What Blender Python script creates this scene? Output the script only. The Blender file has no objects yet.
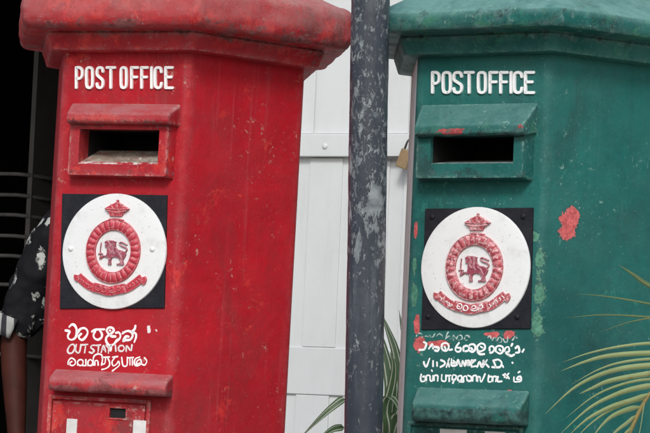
import bpy, bmesh, math, random
from mathutils import Vector, Matrix, noise as mnoise

S = bpy.context.scene
COL = S.collection
R = math.radians
random.seed(7)

# ------------------------------------------------------------------ camera
F_PX, CX, CY = 2700.0, 325.0, 216.5            # focal length and centre of the 650 px wide photograph
CAM_POS = Vector((0, 0, 0.95))
CAM_ROT = Matrix.Rotation(R(24), 3, 'Z') @ Matrix.Rotation(R(94.1), 3, 'X') @ Matrix.Rotation(R(2.5), 3, 'Z')
cd = bpy.data.cameras.new('camera'); cam = bpy.data.objects.new('camera', cd); COL.objects.link(cam)
cd.sensor_width = 36.0; cd.lens = F_PX / 650 * 36; cd.clip_end = 2000; cd.clip_start = 0.05
cam.matrix_world = Matrix.Translation(CAM_POS) @ CAM_ROT.to_4x4()
S.camera = cam

# ------------------------------------------------------------------ sky, sun, exposure
SUN_EL, SUN_AZ = R(41), R(161)                  # azimuth clockwise from +Y: light from the street side, a little from the right
w = bpy.data.worlds.new('World'); S.world = w; w.use_nodes = True
wn = w.node_tree.nodes; wl = w.node_tree.links
sky = wn.new('ShaderNodeTexSky'); sky.sky_type = 'NISHITA'; sky.sun_disc = False
sky.sun_elevation = SUN_EL; sky.sun_rotation = SUN_AZ
sky.air_density = 1.0; sky.dust_density = 3.0; sky.ozone_density = 1.0; sky.altitude = 0
wl.new(sky.outputs[0], wn['Background'].inputs[0]); wn['Background'].inputs[1].default_value = 0.125
sl = bpy.data.lights.new('sun', 'SUN'); sun = bpy.data.objects.new('sun', sl); COL.objects.link(sun)
sl.energy = 1.55; sl.angle = R(13); sl.color = (0.935, 0.98, 0.995)
sd = Vector((math.sin(SUN_AZ) * math.cos(SUN_EL), math.cos(SUN_AZ) * math.cos(SUN_EL), math.sin(SUN_EL)))
sun.rotation_euler = sd.to_track_quat('Z', 'Y').to_euler()
sun.location = (0, -4, 8)
S.view_settings.view_transform = 'Standard'; S.view_settings.look = 'None'
S.view_settings.exposure = 0.24; S.view_settings.gamma = 1.0; S.view_settings.use_curve_mapping = False

# ------------------------------------------------------------------ helpers
def ray(px, py):
    return CAM_ROT @ Vector(((px - CX) / F_PX, -(py - CY) / F_PX, -1.0))
def at_y(px, py, Y):
    d = ray(px, py); return CAM_POS + d * (Y / d.y)
def at_d(px, py, D):
    return CAM_POS + ray(px, py) * D

def tag(o, label=None, cat=None, group=None, kind=None):
    if label: o['label'] = label
    if cat: o['category'] = cat
    if group: o['group'] = group
    if kind: o['kind'] = kind
    return o
def empty(name, loc=(0, 0, 0), rot=None):
    o = bpy.data.objects.new(name, None); COL.objects.link(o); o.location = loc
    o.empty_display_size = 0.1
    if rot is not None: o.rotation_euler = rot.to_euler()
    return o
class MB:
    """collects faces and links them as one mesh object"""
    def __init__(s): s.v = []; s.f = []; s.m = []
    def add(s, vs, fs, mi=0):
        n = len(s.v); s.v += [tuple(x) for x in vs]; s.f += [tuple(i + n for i in f) for f in fs]; s.m += [mi] * len(fs)
    def box(s, a, b, mi=0):
        x0, y0, z0 = a; x1, y1, z1 = b
        s.add([(x0,y0,z0),(x1,y0,z0),(x1,y1,z0),(x0,y1,z0),(x0,y0,z1),(x1,y0,z1),(x1,y1,z1),(x0,y1,z1)],
              [(0,3,2,1),(4,5,6,7),(0,1,5,4),(1,2,6,5),(2,3,7,6),(3,0,4,7)], mi)
    def loft(s, rings, closed=True, cap0=True, cap1=True, mi=0):
        n = len(rings[0]); vs = [p for r in rings for p in r]; fs = []
        for i in range(len(rings) - 1):
            for j in range(n if closed else n - 1):
                k = (j + 1) % n
                fs.append((i*n+j, i*n+k, (i+1)*n+k, (i+1)*n+j))
        if cap0: fs.append(tuple(range(n - 1, -1, -1)))
        if cap1: fs.append(tuple((len(rings)-1)*n + j for j in range(n)))
        s.add(vs, fs, mi)
    def tube(s, pts, rad, n=10, mi=0):
        pts = [Vector(p) for p in pts]; rings = []
        up = Vector((0.13, 0.31, 0.94))
        for i, p in enumerate(pts):
            t = (pts[min(i+1, len(pts)-1)] - pts[max(i-1, 0)]).normalized()
            a = t.cross(up).normalized(); b = t.cross(a)
            r = rad[i] if isinstance(rad, (list, tuple)) else rad
            rings.append([p + a*r*math.cos(2*math.pi*k/n) + b*r*math.sin(2*math.pi*k/n) for k in range(n)])
        s.loft(rings, mi=mi)
    def build(s, name, mats, parent=None, smooth=False, bevel=0, seg=2, angle=40):
        me = bpy.data.meshes.new(name); me.from_pydata(s.v, [], s.f)
        if not isinstance(mats, (list, tuple)): mats = [mats]
        for m in mats: me.materials.append(m)
        me.polygons.foreach_set('material_index', s.m)
        bm = bmesh.new(); bm.from_mesh(me); bmesh.ops.recalc_face_normals(bm, faces=bm.faces); bm.to_mesh(me); bm.free()
        if smooth:
            me.polygons.foreach_set('use_smooth', [True]*len(me.polygons))
        me.update()
        o = bpy.data.objects.new(name, me); COL.objects.link(o)
        if parent: o.parent = parent
        if bevel:
            b = o.modifiers.new('bevel', 'BEVEL'); b.width = bevel; b.segments = seg; b.limit_method = 'ANGLE'; b.angle_limit = R(angle)
        if smooth and angle and bevel == 0 and smooth == 'auto':
            me.set_sharp_from_angle(angle=R(angle))
        return o
def catmull(pts, n=6, closed=False):
    pts = [Vector(p) for p in pts]
    if len(pts) < 3 and not closed: return pts
    out = []; N = len(pts)
    rng = range(N if closed else N - 1)
    for i in rng:
        p1, p2 = pts[i], pts[(i+1) % N]
        p0 = pts[i-1] if (closed or i > 0) else p1 + (p1 - p2)
        p3 = pts[(i+2) % N] if (closed or i + 2 < N) else p2 + (p2 - p1)
        for k in range(n):
            t = k / n
            out.append(0.5*((2*p1) + (p2-p0)*t + (2*p0-5*p1+4*p2-p3)*t*t + (3*p1-p0-3*p2+p3)*t**3))
    if not closed: out.append(pts[-1])
    return out
def stroke(mb, pts, wd, ht, to3, smooth=True, n=5, vary=0.0, mi=0, flat=0.0):
    """a brush stroke or a cast bar lying on a face: half round section, rounded ends"""
    P = catmull([Vector((p[0], p[1])) for p in pts], 5) if smooth and len(pts) > 2 else [Vector((p[0], p[1])) for p in pts]
    Q = [P[0]]
    for p in P[1:]:
        if (p - Q[-1]).length > wd * 0.12: Q.append(p)
    if len(Q) < 2: Q.append(Q[0] + Vector((wd*0.3, 0)))
    P = Q; r = wd / 2; rings = []
    def ring(c, nv, s, h):
        if flat:
            return [to3(*(c + nv*(r*s*q)), h*e_) for q, e_ in ((1, 0), (flat, 1), (-flat, 1), (-1, 0))]
        return [to3(*(c + nv * (r * s * math.cos(math.pi * k / n))), h * (0.05 + 0.95 * math.sin(math.pi * k / n)) if 0 < k < n else 0.0) for k in range(n + 1)]
    m = len(P)
    for i, p in enumerate(P):
        t = (P[min(i+1, m-1)] - P[max(i-1, 0)]).normalized(); nv = Vector((-t.y, t.x))
        s = 1 + vary * (mnoise.noise(Vector((p.x*90, p.y*90, 3.1))))
        if i == 0:
            for a in (80, 50, 25): rings.append(ring(p - t*r*math.sin(R(a)), nv, s*math.cos(R(a)), ht*math.cos(R(a))**.6))
        rings.append(ring(p, nv, s, ht))
        if i == m - 1:
            for a in (25, 50, 80): rings.append(ring(p + t*r*math.sin(R(a)), nv, s*math.cos(R(a)), ht*math.cos(R(a))**.6))
    mb.loft(rings, closed=False, cap0=False, cap1=False, mi=mi)
def relief(mb, poly, d0, d1, inset, to3, mi=0):
    """a raised flat shape with sloping sides from a 2d outline"""
    n = len(poly); P = [Vector(p) for p in poly]
    area = sum(P[i].x*P[(i+1)%n].y - P[(i+1)%n].x*P[i].y for i in range(n))
    if area < 0: P.reverse()
    top = []
    for i in range(n):
        e0 = (P[i]-P[i-1]).normalized(); e1 = (P[(i+1)%n]-P[i]).normalized()
        nv = Vector((-(e0.y+e1.y), e0.x+e1.x)); nv = nv.normalized() if nv.length > 1e-6 else Vector((0, 0))
        top.append(P[i] + nv*inset)
    vs = [to3(p.x, p.y, d0) for p in P] + [to3(p.x, p.y, d1) for p in top]
    fs = [(i, (i+1)%n, n+(i+1)%n, n+i) for i in range(n)] + [tuple(n+i for i in range(n))]
    mb.add(vs, fs, mi)

# ------------------------------------------------------------------ materials
class NT:
    def __init__(s, name):
        s.m = bpy.data.materials.new(name); s.m.use_nodes = True
        s.n = s.m.node_tree.nodes; s.l = s.m.node_tree.links
        s.b = s.n['Principled BSDF']; s.tc = s.n.new('ShaderNodeTexCoord')
        s.out = s.n['Material Output']
    def put(s, sock, v):
        if hasattr(v, 'is_output') or isinstance(v, bpy.types.NodeSocket): s.l.new(v, sock)
        else: sock.default_value = v
    def coord(s, scale=(1,1,1), loc=(0,0,0)):
        mp = s.n.new('ShaderNodeMapping'); s.l.new(s.tc.outputs['Object'], mp.inputs[0])
        mp.inputs['Scale'].default_value = scale; mp.inputs['Location'].default_value = loc
        return mp.outputs[0]
    def noise(s, scale, detail=4, rough=.55, vec=None, dist=0.0, loc=(0,0,0)):
        t = s.n.new('ShaderNodeTexNoise'); t.inputs['Scale'].default_value = scale; t.inputs['Detail'].default_value = detail
        t.inputs['Roughness'].default_value = rough; t.inputs['Distortion'].default_value = dist
        s.l.new(vec if vec is not None else s.coord(loc=loc), t.inputs['Vector']); return t.outputs['Fac']
    def step(s, v, a, b, lo=0.0, hi=1.0):
        r = s.n.new('ShaderNodeMapRange'); s.put(r.inputs[0], v)
        r.inputs[1].default_value = a; r.inputs[2].default_value = b; r.inputs[3].default_value = lo; r.inputs[4].default_value = hi
        return r.outputs[0]
    def math(s, op, a, b=0.0):
        r = s.n.new('ShaderNodeMath'); r.operation = op; s.put(r.inputs[0], a); s.put(r.inputs[1], b); return r.outputs[0]
    def mix(s, f, a, b):
        r = s.n.new('ShaderNodeMix'); r.data_type = 'RGBA'; s.put(r.inputs[0], f)
        for i, c in ((6, a), (7, b)): s.put(r.inputs[i], c if isinstance(c, bpy.types.NodeSocket) else (*c, 1.0))
        return r.outputs[2]
    def up(s):
        g = s.n.new('ShaderNodeNewGeometry'); x = s.n.new('ShaderNodeSeparateXYZ'); s.l.new(g.outputs['Normal'], x.inputs[0]); return x.outputs[2]
    def edge(s, rad=.006):
        b = s.n.new('ShaderNodeBevel'); b.samples = 4; b.inputs[0].default_value = rad
        g = s.n.new('ShaderNodeNewGeometry'); d = s.n.new('ShaderNodeVectorMath'); d.operation = 'DOT_PRODUCT'
        s.l.new(b.outputs[0], d.inputs[0]); s.l.new(g.outputs['True Normal'], d.inputs[1])
        return s.math('SUBTRACT', 1.0, d.outputs['Value'])
    def bump(s, h, strength, dist, prev=None):
        b = s.n.new('ShaderNodeBump'); s.put(b.inputs['Height'], h); b.inputs['Strength'].default_value = strength; b.inputs['Distance'].default_value = dist
        if prev is not None: s.l.new(prev, b.inputs['Normal'])
        return b.outputs[0]
    def done(s, col, rough, normal=None, spec=.5):
        s.put(s.b.inputs['Base Color'], col if isinstance(col, bpy.types.NodeSocket) else (*col, 1.0))
        s.put(s.b.inputs['Roughness'], rough); s.b.inputs['Specular IOR Level'].default_value = spec
        if normal is not None: s.l.new(normal, s.b.inputs['Normal'])
        return s.m

def spots(t, lst, amp=.55, scale=95):
    """ragged patches of an older coat at given places: (x, y, z, rx, rz)"""
    n = t.math('MULTIPLY', t.math('SUBTRACT', t.noise(scale, 5, .7), .5), amp * 2)
    sep = t.n.new('ShaderNodeSeparateXYZ'); t.l.new(t.tc.outputs['Object'], sep.inputs[0]); acc = None
    for (x, y, z, rx, rz) in lst:
        dx = t.math('DIVIDE', t.math('SUBTRACT', sep.outputs[0], x), rx); dy = t.math('DIVIDE', t.math('SUBTRACT', sep.outputs[1], y), .012)
        dz = t.math('DIVIDE', t.math('SUBTRACT', sep.outputs[2], z), rz)
        r2 = t.math('ADD', t.math('ADD', t.math('MULTIPLY', dx, dx), t.math('MULTIPLY', dz, dz)), t.math('MULTIPLY', t.math('MULTIPLY', dy, dy), .2))
        v = t.math('SUBTRACT', 1.0, t.math('SQRT', r2)); acc = v if acc is None else t.math('MAXIMUM', acc, v)
    return t.math('ADD', acc, n)

def iron_paint(name, base, deep, bright, chip, dust, grime, dust_amt=.7, bright_t=.60, chips=.60, edge_amt=.8, seed=0.0, grime_t=.66, dusty=.12, patches=(), scratch=.62, spec=.3, up_rng=(-.05, .55), mildew_shade=None):
    """many brushed coats of gloss paint on cast iron: older coats show in ragged patches, dust lies on top faces"""
    t = NT(name); L = (seed, seed*1.7, seed*.6)
    c = t.mix(t.step(t.noise(6, 7, .65, loc=L), .36, .66), base, deep)
    streak = t.noise(1, 6, .7, vec=t.coord((46, 46, 2.6), L))
    c = t.mix(t.step(streak, .50, .72, 0, .45), c, deep)
    blot = t.noise(13, 9, .74, loc=(seed+3, 1, 2), dist=.4)
    c = t.mix(t.step(blot, bright_t, bright_t + .035, 0, .8), c, t.mix(t.step(t.noise(45, 4), .4, .6), bright, base))
    c = t.mix(t.step(t.noise(8, 10, .76, loc=(seed+8, 4, 2), dist=.3), grime_t, grime_t + .05, 0, .75), c, grime)
    dirt = t.noise(1, 9, .75, vec=t.coord((9, 9, 4.5), (seed, 5, 9)), dist=.6)
    c = t.mix(t.step(dirt, .53, .66, 0, .42), c, grime)
    mot = t.step(t.noise(58, 9, .78, loc=(seed, 8, 8)), .34, .66, .0, 1.0)
    c = t.mix(t.math('MULTIPLY', t.math('SUBTRACT', 1.0, mot), .34), c, t.mix(.5, deep, grime))
    haze_ = t.step(t.noise(4.2, 8, .72, loc=(seed+1, 7, 3)), .42, .72)
    c = t.mix(t.math('MULTIPLY', haze_, dusty), c, dust)
    up = t.math('MULTIPLY', t.step(t.up(), up_rng[0], up_rng[1]), t.step(t.noise(24, 8, .75, loc=(2, seed, 5)), .30, .58, .25, 1.0))
    c = t.mix(t.math('MULTIPLY', up, dust_amt), c, dust)
    sc_ = t.math('MULTIPLY', t.step(t.noise(1, 5, .7, vec=t.coord((130, 130, 62), (seed, 3, 1))), scratch, scratch + .03), t.step(t.noise(7, 4, .6, loc=(4, seed, 4)), .46, .58))
    c = t.mix(t.math('MULTIPLY', sc_, .45), c, chip)
    rim = t.math('MULTIPLY', t.step(t.edge(.022), .004, .06), t.step(t.noise(26, 9, .78, loc=(seed, 4, 4)), .42, .60))
    c = t.mix(t.math('MULTIPLY', rim, .5), c, dust)
    salt = t.math('MULTIPLY', t.step(t.noise(230, 6, .75, loc=(seed, 1, 1)), .60, .66), t.step(t.noise(11, 7, .7, loc=(seed, 2, 2)), .40, .60))
    c = t.mix(t.math('MULTIPLY', salt, .38), c, chip)
    pep = t.math('MULTIPLY', t.step(t.noise(190, 6, .75, loc=(seed, 6, 1)), .60, .66), t.step(t.noise(9, 7, .7, loc=(seed, 7, 2)), .42, .62))
    c = t.mix(t.math('MULTIPLY', pep, .55), c, grime)
    run = t.math('MULTIPLY', t.step(t.noise(1, 7, .7, vec=t.coord((60, 60, 1.7), (seed, 2, 8))), .56, .70), t.step(t.noise(5, 5, .65, loc=(seed, 1, 6)), .42, .62))
    c = t.mix(t.math('MULTIPLY', run, .22), c, dust)
    e = t.math('MULTIPLY', t.step(t.edge(.008), .006, .07), t.step(t.noise(75, 7, .78, loc=(seed, 9, 1)), .50, .58))
    c = t.mix(t.math('MULTIPLY', e, edge_amt), c, chip)
    ch = t.math('MULTIPLY', t.step(t.noise(85, 6, .72, loc=(seed, 2, 7)), chips, chips + .025), t.step(t.noise(8, 5, .65, loc=(1, seed, 4)), .50, .60))
    c = t.mix(t.math('MULTIPLY', ch, .85), c, chip)
    for lst, col, a_, sc2 in patches: 
        sv_ = spots(t, lst, a_, sc2)
        inner = t.mix(t.step(t.noise(140, 7, .78), .38, .62), tuple(min(1, x*1.15 + .03) for x in col), tuple(x*.62 for x in col))
        c = t.mix(t.step(sv_, -.10, -.02, 0, .7), c, tuple(x*.30 + .008 for x in base))
        c = t.mix(t.step(sv_, .03, .07), c, t.mix(t.step(sv_, .04, .16), tuple(x*.6 + .12 for x in col), inner))
    if mildew_shade:                                     # black mould along cap and lip edges; lip bands also paint in shadow lines
        sp = t.n.new('ShaderNodeSeparateXYZ'); t.l.new(t.tc.outputs['Object'], sp.inputs[0])
        bd_ = None
        for (z0, z1, am) in mildew_shade:
            k_ = t.math('MULTIPLY', t.math('MULTIPLY', t.step(sp.outputs[2], z0 - .004, z0 + .002), t.step(sp.outputs[2], z1 + .004, z1 - .004)), am)
            bd_ = k_ if bd_ is None else t.math('MAXIMUM', bd_, k_)
        mm = t.math('ADD', t.noise(24, 10, .8, loc=(seed, 6, 2), dist=.5), bd_)
        c = t.mix(t.step(mm, .615, .65, 0, .85), c, t.mix(t.step(t.noise(70, 6, .7), .35, .7), grime, dust))
    nb = t.bump(t.noise(18, 5, .55, loc=L), .5, .006)
    nb = t.bump(t.noise(70, 6, .62, loc=L), .28, .0022, nb)
    nb = t.bump(t.math('ADD', ch, t.step(blot, bright_t, bright_t + .02)), .45, -.0007, nb)
    rg = t.step(t.noise(22, 6, .65, loc=L), .3, .7, .40 + (.2 if spec < .2 and up_rng[0] < -.1 else 0), .66)
    return t.done(c, t.math('ADD', rg, t.math('MULTIPLY', up, .3)), nb, spec)
def simple(name, base, var, scale=20, rough=.6, bump=.3, bd=.002, spec=.4, vec=None):
    t = NT(name)
    c = t.mix(t.step(t.noise(scale, 6, .65), .3, .7), base, var)
    return t.done(c, rough, t.bump(t.noise(scale*4, 4, .6), bump, bd), spec)

RED = dict(base=(.52, .005, .017), deep=(.35, .004, .013), bright=(.66, .040, .030), chip=(.52, .25, .20), dust=(.46, .20, .21), grime=(.12, .030, .030))
M_RED = iron_paint('red_gloss_paint', seed=0.0, spec=.12, dust_amt=.6, bright_t=.60, grime_t=.72, chips=.615, edge_amt=.75, dusty=.05, scratch=.65, **RED)
M_REDWORN = iron_paint('worn_red_paint', seed=4.0, mildew_shade=((1.398, 1.411, .12), (1.322, 1.330, .10), (.960, .973, .19)), spec=.18, dust_amt=.88, chips=.60, bright_t=.54, grime_t=.585, edge_amt=.8, dusty=.26, scratch=.63,  # hood, frame and ledge bands: black grime plus painted shadow lines
                       **{**RED, 'bright': (.70, .05, .03), 'dust': (.36, .13, .135), 'chip': (.55, .33, .30)})
GRN = dict(base=(.009, .142, .124), deep=(.007, .086, .080), bright=(.032, .22, .17), chip=(.20, .36, .31), dust=(.12, .25, .23), grime=(.014, .022, .022))
M_REDCAP = iron_paint('weathered_red_cap_paint', seed=7.0, spec=.18, dust_amt=.95, chips=.595, bright_t=.51, grime_t=.58, edge_amt=.6, dusty=.22, scratch=.64, up_rng=(-.28, .42), mildew_shade=((1.550, 1.576, .09),),
                      **{**RED, 'bright': (.72, .035, .028), 'dust': (.42, .19, .185), 'chip': (.50, .36, .34), 'grime': (.10, .035, .033)})
P_RED = [(-.0925, -.2035, 1.0615, .011, .013), (-.057, -.2035, 1.064, .020, .0055), (.036, -.2035, 1.081, .013, .005), (.064, -.2035, 1.081, .010, .007), (.0725, -.2035, .989, .010, .006),
         (-.099, -.2035, 1.092, .006, .016), (-.108, -.2035, 1.247, .004, .014)]
P_LGR = [(.113, -.2035, 1.20, .007, .020), (.114, -.2035, 1.15, .008, .022), (.112, -.2035, 1.10, .009, .022), (-.106, -.2035, 1.14, .005, .018), (-.108, -.2035, 1.19, .004, .014), (.105, -.2035, 1.235, .008, .008)]
def _right(u, v): return (.2035*math.cos(R(-30)) + .5*u, .2035*math.sin(R(-30)) + .8660254*u, v)
P_REDR = [(*_right(-.066, 1.270), .0105, .016), (*_right(-.0725, 1.247), .0095, .013), (*_right(-.069, 1.258), .0085, .012), (*_right(-.073, 1.268), .0075, .010)]
M_GREEN = iron_paint('green_gloss_paint', seed=2.0, spec=.14, dust_amt=.6, bright_t=.61, grime_t=.73, chips=.62, edge_amt=.7, dusty=.18, scratch=.64,
                     patches=((P_LGR, (.075, .24, .16), 1.7, 75), (P_RED + P_REDR, (.58, .11, .11), .95, 85)), **GRN)
M_GREENWORN = iron_paint('worn_green_paint', seed=6.0, mildew_shade=((1.386, 1.404, .11), (1.325, 1.340, .09), (.934, .962, .25)), spec=.14, dust_amt=.9, bright_t=.54, grime_t=.525, chips=.60, edge_amt=.75, dusty=.24, scratch=.63,  # lip and frame bands: grime, with shadow lines put into the colour
                         patches=(([(-.030, -.2515, 1.400, .022, .005), (.0905, -.2515, 1.406, .005, .004)], (.40, .07, .07), 1.6, 80),),
                         **{**GRN, 'bright': (.035, .19, .10), 'dust': (.085, .20, .185)})
t = NT('pale_edge_reflection'); M_PALE = t.done(t.mix(t.step(t.noise(14, 6, .7), .5, .70), (.74, .90, .85), (.40, .54, .50)), .6, t.bump(t.noise(70, 4), .4, .002))  # pale colour stands for the white wall's grazing reflection on the left face
def letter_mat(name, base, wear, wt):
    t = NT(name)
    c = t.mix(t.step(t.noise(160, 5, .7), wt, wt + .1), base, wear)
    return t.done(c, .55, t.bump(t.noise(260, 3), .2, .0006), .3)
M_LET_R = letter_mat('white_letter_paint_red_wear', (.90, .90, .89), (.62, .28, .28), .66)
M_LET_G = letter_mat('white_letter_paint_green_wear', (.90, .91, .91), (.30, .44, .40), .615)
M_FADE_R = letter_mat('faded_white_brush_paint', (.76, .72, .71), (.50, .12, .13), .54)
M_FADE_G = letter_mat('thin_faded_white_paint', (.50, .58, .56), (.05, .16, .14), .47)
M_NAVY = simple('navy_plate_paint', (.008, .009, .014), (.022, .022, .028), 40, .6, .4, .002, .2)
t = NT('white_disc_paint')
c = t.mix(t.step(t.noise(30, 6, .7), .52, .72, 0, .6), (.77, .785, .78), (.58, .57, .56))
c = t.mix(t.step(t.noise(170, 4, .6), .66, .72, 0, .7), c, (.30, .25, .25))
M_DISC = t.done(c, .45, t.bump(t.noise(70, 4), .3, .0015), .4)
def emblem(name, a, b, c3, seed, th):
    t = NT(name)
    c = t.mix(t.step(t.noise(70, 5, .6, loc=(seed, 0, 0)), .35, .65), a, b)
    c = t.mix(t.step(t.noise(180, 5, .7, loc=(0, seed, 0)), th, th + .14), c, c3)
    up = t.step(t.up(), .15, .75, 0, .55)
    c = t.mix(t.math('MULTIPLY', up, t.step(t.noise(120, 4), .35, .6)), c, c3)
    c = t.mix(t.math('MULTIPLY', t.step(t.edge(.0022), .02, .12), t.step(t.noise(200, 5, .7), .40, .55, 0, .8)), c, c3)
    return t.done(c, .5, t.bump(t.noise(260, 4), .5, .0012), .4)
M_EMB_R = emblem('crest_red_paint', (.54, .045, .070), (.42, .03, .05), (.74, .40, .41), 1, .58)
M_EMB_G = emblem('faded_crest_red_paint', (.48, .075, .095), (.34, .045, .06), (.74, .48, .49), 5, .49)
M_LION = emblem('lion_dark_red_paint', (.36, .070, .105), (.25, .04, .07), (.66, .42, .44), 3, .56)
M_EXPOSED = simple('exposed_old_red_paint', (.55, .085, .085), (.42, .05, .06), 60, .55, .4, .001)
M_LIGHTGREEN = simple('exposed_light_green_paint', (.07, .24, .14), (.12, .30, .20), 60, .6, .4, .001)
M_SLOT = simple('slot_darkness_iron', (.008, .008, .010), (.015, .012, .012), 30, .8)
t = NT('worn_chute_iron'); c = t.mix(t.step(t.noise(40, 8, .75), .38, .62), (.40, .35, .29), (.20, .14, .11))
c = t.mix(t.step(t.noise(55, 8, .78, loc=(2, 2, 2)), .56, .62), c, (.42, .05, .05)); c = t.mix(t.step(t.noise(60, 7, .75, loc=(7, 2, 2)), .60, .64), c, (.72, .68, .64))
M_CHUTE_R = t.done(c, .75, t.bump(t.noise(90, 5), .5, .003), .2)
t = NT('rubbed_chute_lip'); M_LIP_R = t.done(t.mix(t.step(t.noise(70, 6, .75), .46, .56), (.42, .016, .025), (.70, .66, .62)), .6, t.bump(t.noise(110, 4), .4, .002))
t = NT('rubbed_green_chute_lip'); M_LIP_G = t.done(t.mix(t.step(t.noise(80, 6, .75), .44, .56), (.03, .12, .10), (.50, .54, .52)), .6, t.bump(t.noise(110, 4), .4, .002))
M_CHUTE_G = simple('worn_green_chute_iron', (.10, .15, .15), (.30, .36, .34), 60, .7, .4, .002)
M_CARD = simple('white_card_holder_paint', (.78, .78, .76), (.55, .54, .52), 40, .5, .3, .001)
# pole
t = NT('flaking_slate_pole_paint')
c = t.mix(t.step(t.noise(14, 5, .6), .35, .65), (.032, .040, .055), (.050, .059, .075))
big = t.noise(1, 10, .74, vec=t.coord((34, 34, 20)), dist=.5)
fine_ = t.noise(1, 8, .74, vec=t.coord((120, 120, 70)), dist=.4)
zone = t.noise(3.2, 4, .6, loc=(3, 1, 7))
sepz = t.n.new('ShaderNodeSeparateXYZ'); t.l.new(t.tc.outputs['Object'], sepz.inputs[0])
belt = t.math('MULTIPLY', t.step(sepz.outputs[2], 1.10, 1.18), t.step(sepz.outputs[2], 1.40, 1.34))     # the stretch where the paint has come off in large flakes
sm = t.math('ADD', big, t.math('ADD', t.math('MULTIPLY', t.math('SUBTRACT', zone, .5), .35), t.math('MULTIPLY', belt, .11)))
fm1 = t.step(sm, .625, .64)
dens = t.step(sepz.outputs[2], .95, 1.45, .0, .08)
fm2 = t.step(t.math('ADD', fine_, t.math('ADD', .012, t.math('ADD', dens, t.math('MULTIPLY', t.math('SUBTRACT', zone, .5), .30)))), .612, .65)
fmask = t.math('MAXIMUM', fm1, fm2)
c = t.mix(fmask, c, t.mix(t.step(t.noise(60, 5), .35, .65), (.12, .14, .155), (.27, .30, .31)))
c = t.mix(t.step(t.noise(9, 5, .7, loc=(5, 5, 1)), .55, .75, 0, .35), c, (.20, .22, .24))
c = t.mix(t.step(t.noise(1, 7, .75, vec=t.coord((70, 70, 5), (1, 2, 3))), .52, .68, 0, .30), c, (.17, .19, .21))
c = t.mix(t.math('MULTIPLY', t.step(sm, .605, .625), t.step(sm, .636, .625)), c, (.02, .022, .035))
nb = t.bump(fmask, .6, -.0012); nb = t.bump(t.noise(60, 4), .3, .002, nb)
M_POLE = t.done(c, t.step(t.noise(20, 3), .3, .7, .30, .42), nb, .55)
# door, walls, ground
t = NT('white_door_paint')
c = t.mix(t.step(t.noise(3, 6, .7, vec=t.coord((3, 3, 1))), .45, .75, 0, .5), (.625, .65, .645), (.53, .55, .54))
c = t.mix(t.step(t.noise(60, 6, .75), .66, .76, 0, .5), c, (.42, .40, .36))
c = t.mix(t.step(t.noise(1, 8, .75, vec=t.coord((26, 26, 2.2), (3, 1, 4))), .56, .74, 0, .34), c, (.44, .43, .39))
c = t.mix(t.step(t.noise(14, 10, .78, dist=.5), .62, .70, 0, .35), c, (.50, .48, .43))
M_DOOR = t.done(c, .5, t.bump(t.noise(40, 5, .6), .2, .002), .35)
t = NT('cream_wall_plaster')
c = t.mix(t.step(t.noise(2, 6, .7), .4, .7), (.62, .61, .57), (.50, .49, .45))
M_WALL = t.done(c, .85, t.bump(t.noise(50, 5), .3, .004), .2)
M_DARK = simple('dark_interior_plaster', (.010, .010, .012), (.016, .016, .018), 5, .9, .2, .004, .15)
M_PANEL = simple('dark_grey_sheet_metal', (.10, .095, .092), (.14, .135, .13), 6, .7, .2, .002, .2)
M_RAIL = simple('dull_grey_rail_metal', (.15, .15, .15), (.09, .09, .09), 20, .6, .2, .001)
M_PAVE = simple('pavement_concrete', (.40, .39, .37), (.31, .30, .28), 3, .9, .4, .006, .2)
M_KERB = simple('kerb_stone', (.34, .33, .31), (.25, .24, .23), 8, .9, .4, .006, .2)
M_ROAD = simple('asphalt', (.05, .05, .052), (.07, .07, .068), 30, .9, .6, .006, .2)
M_EARTH = simple('dry_ground', (.16, .14, .11), (.12, .12, .08), 1.5, .95, .4, .02, .1)
M_MARK = simple('road_marking_paint', (.7, .7, .66), (.5, .5, .48), 12, .7, .3, .002)
M_BRASS = simple('dull_brass', (.30, .21, .11), (.22, .15, .08), 50, .5, .3, .001)
M_STEEL = simple('dark_steel', (.06, .06, .06), (.10, .09, .085), 60, .5, .3, .001)

M_GREENCAP = iron_paint('weathered_green_cap_paint', seed=9.0, spec=.14, dust_amt=.9, chips=.61, bright_t=.53, grime_t=.57, edge_amt=.6, dusty=.26, scratch=.64, up_rng=(-.05, .55), mildew_shade=((1.548, 1.590, .09),),
                        **{**GRN, 'bright': (.035, .21, .105), 'dust': (.15, .30, .28)})

# ------------------------------------------------------------------ the setting
g = MB(); g.box((-600, -600, -.40), (600, 600, -.30)); tag(g.build('ground', M_EARTH), kind='structure')
g = MB(); g.box((-60, -5.2, -.296), (60, 2.60, -.13)); tag(g.build('road', M_ROAD), kind='structure')
for i in range(-8, 9):
    pass
g = MB()
for i in range(-8, 9): g.box((i*4-1, -1.35, -.13), (i*4+1, -1.23, -.126))
tag(g.build('road_marking', M_MARK), kind='structure')
g = MB(); g.box((-60, 2.60, -.296), (60, 2.75, .002)); tag(g.build('kerb', M_KERB, bevel=.012), kind='structure')
g = MB(); g.box((-60, 2.75, -.296), (60, 11.5, 0.0)); tag(g.build('pavement', M_PAVE), kind='structure')

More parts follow.
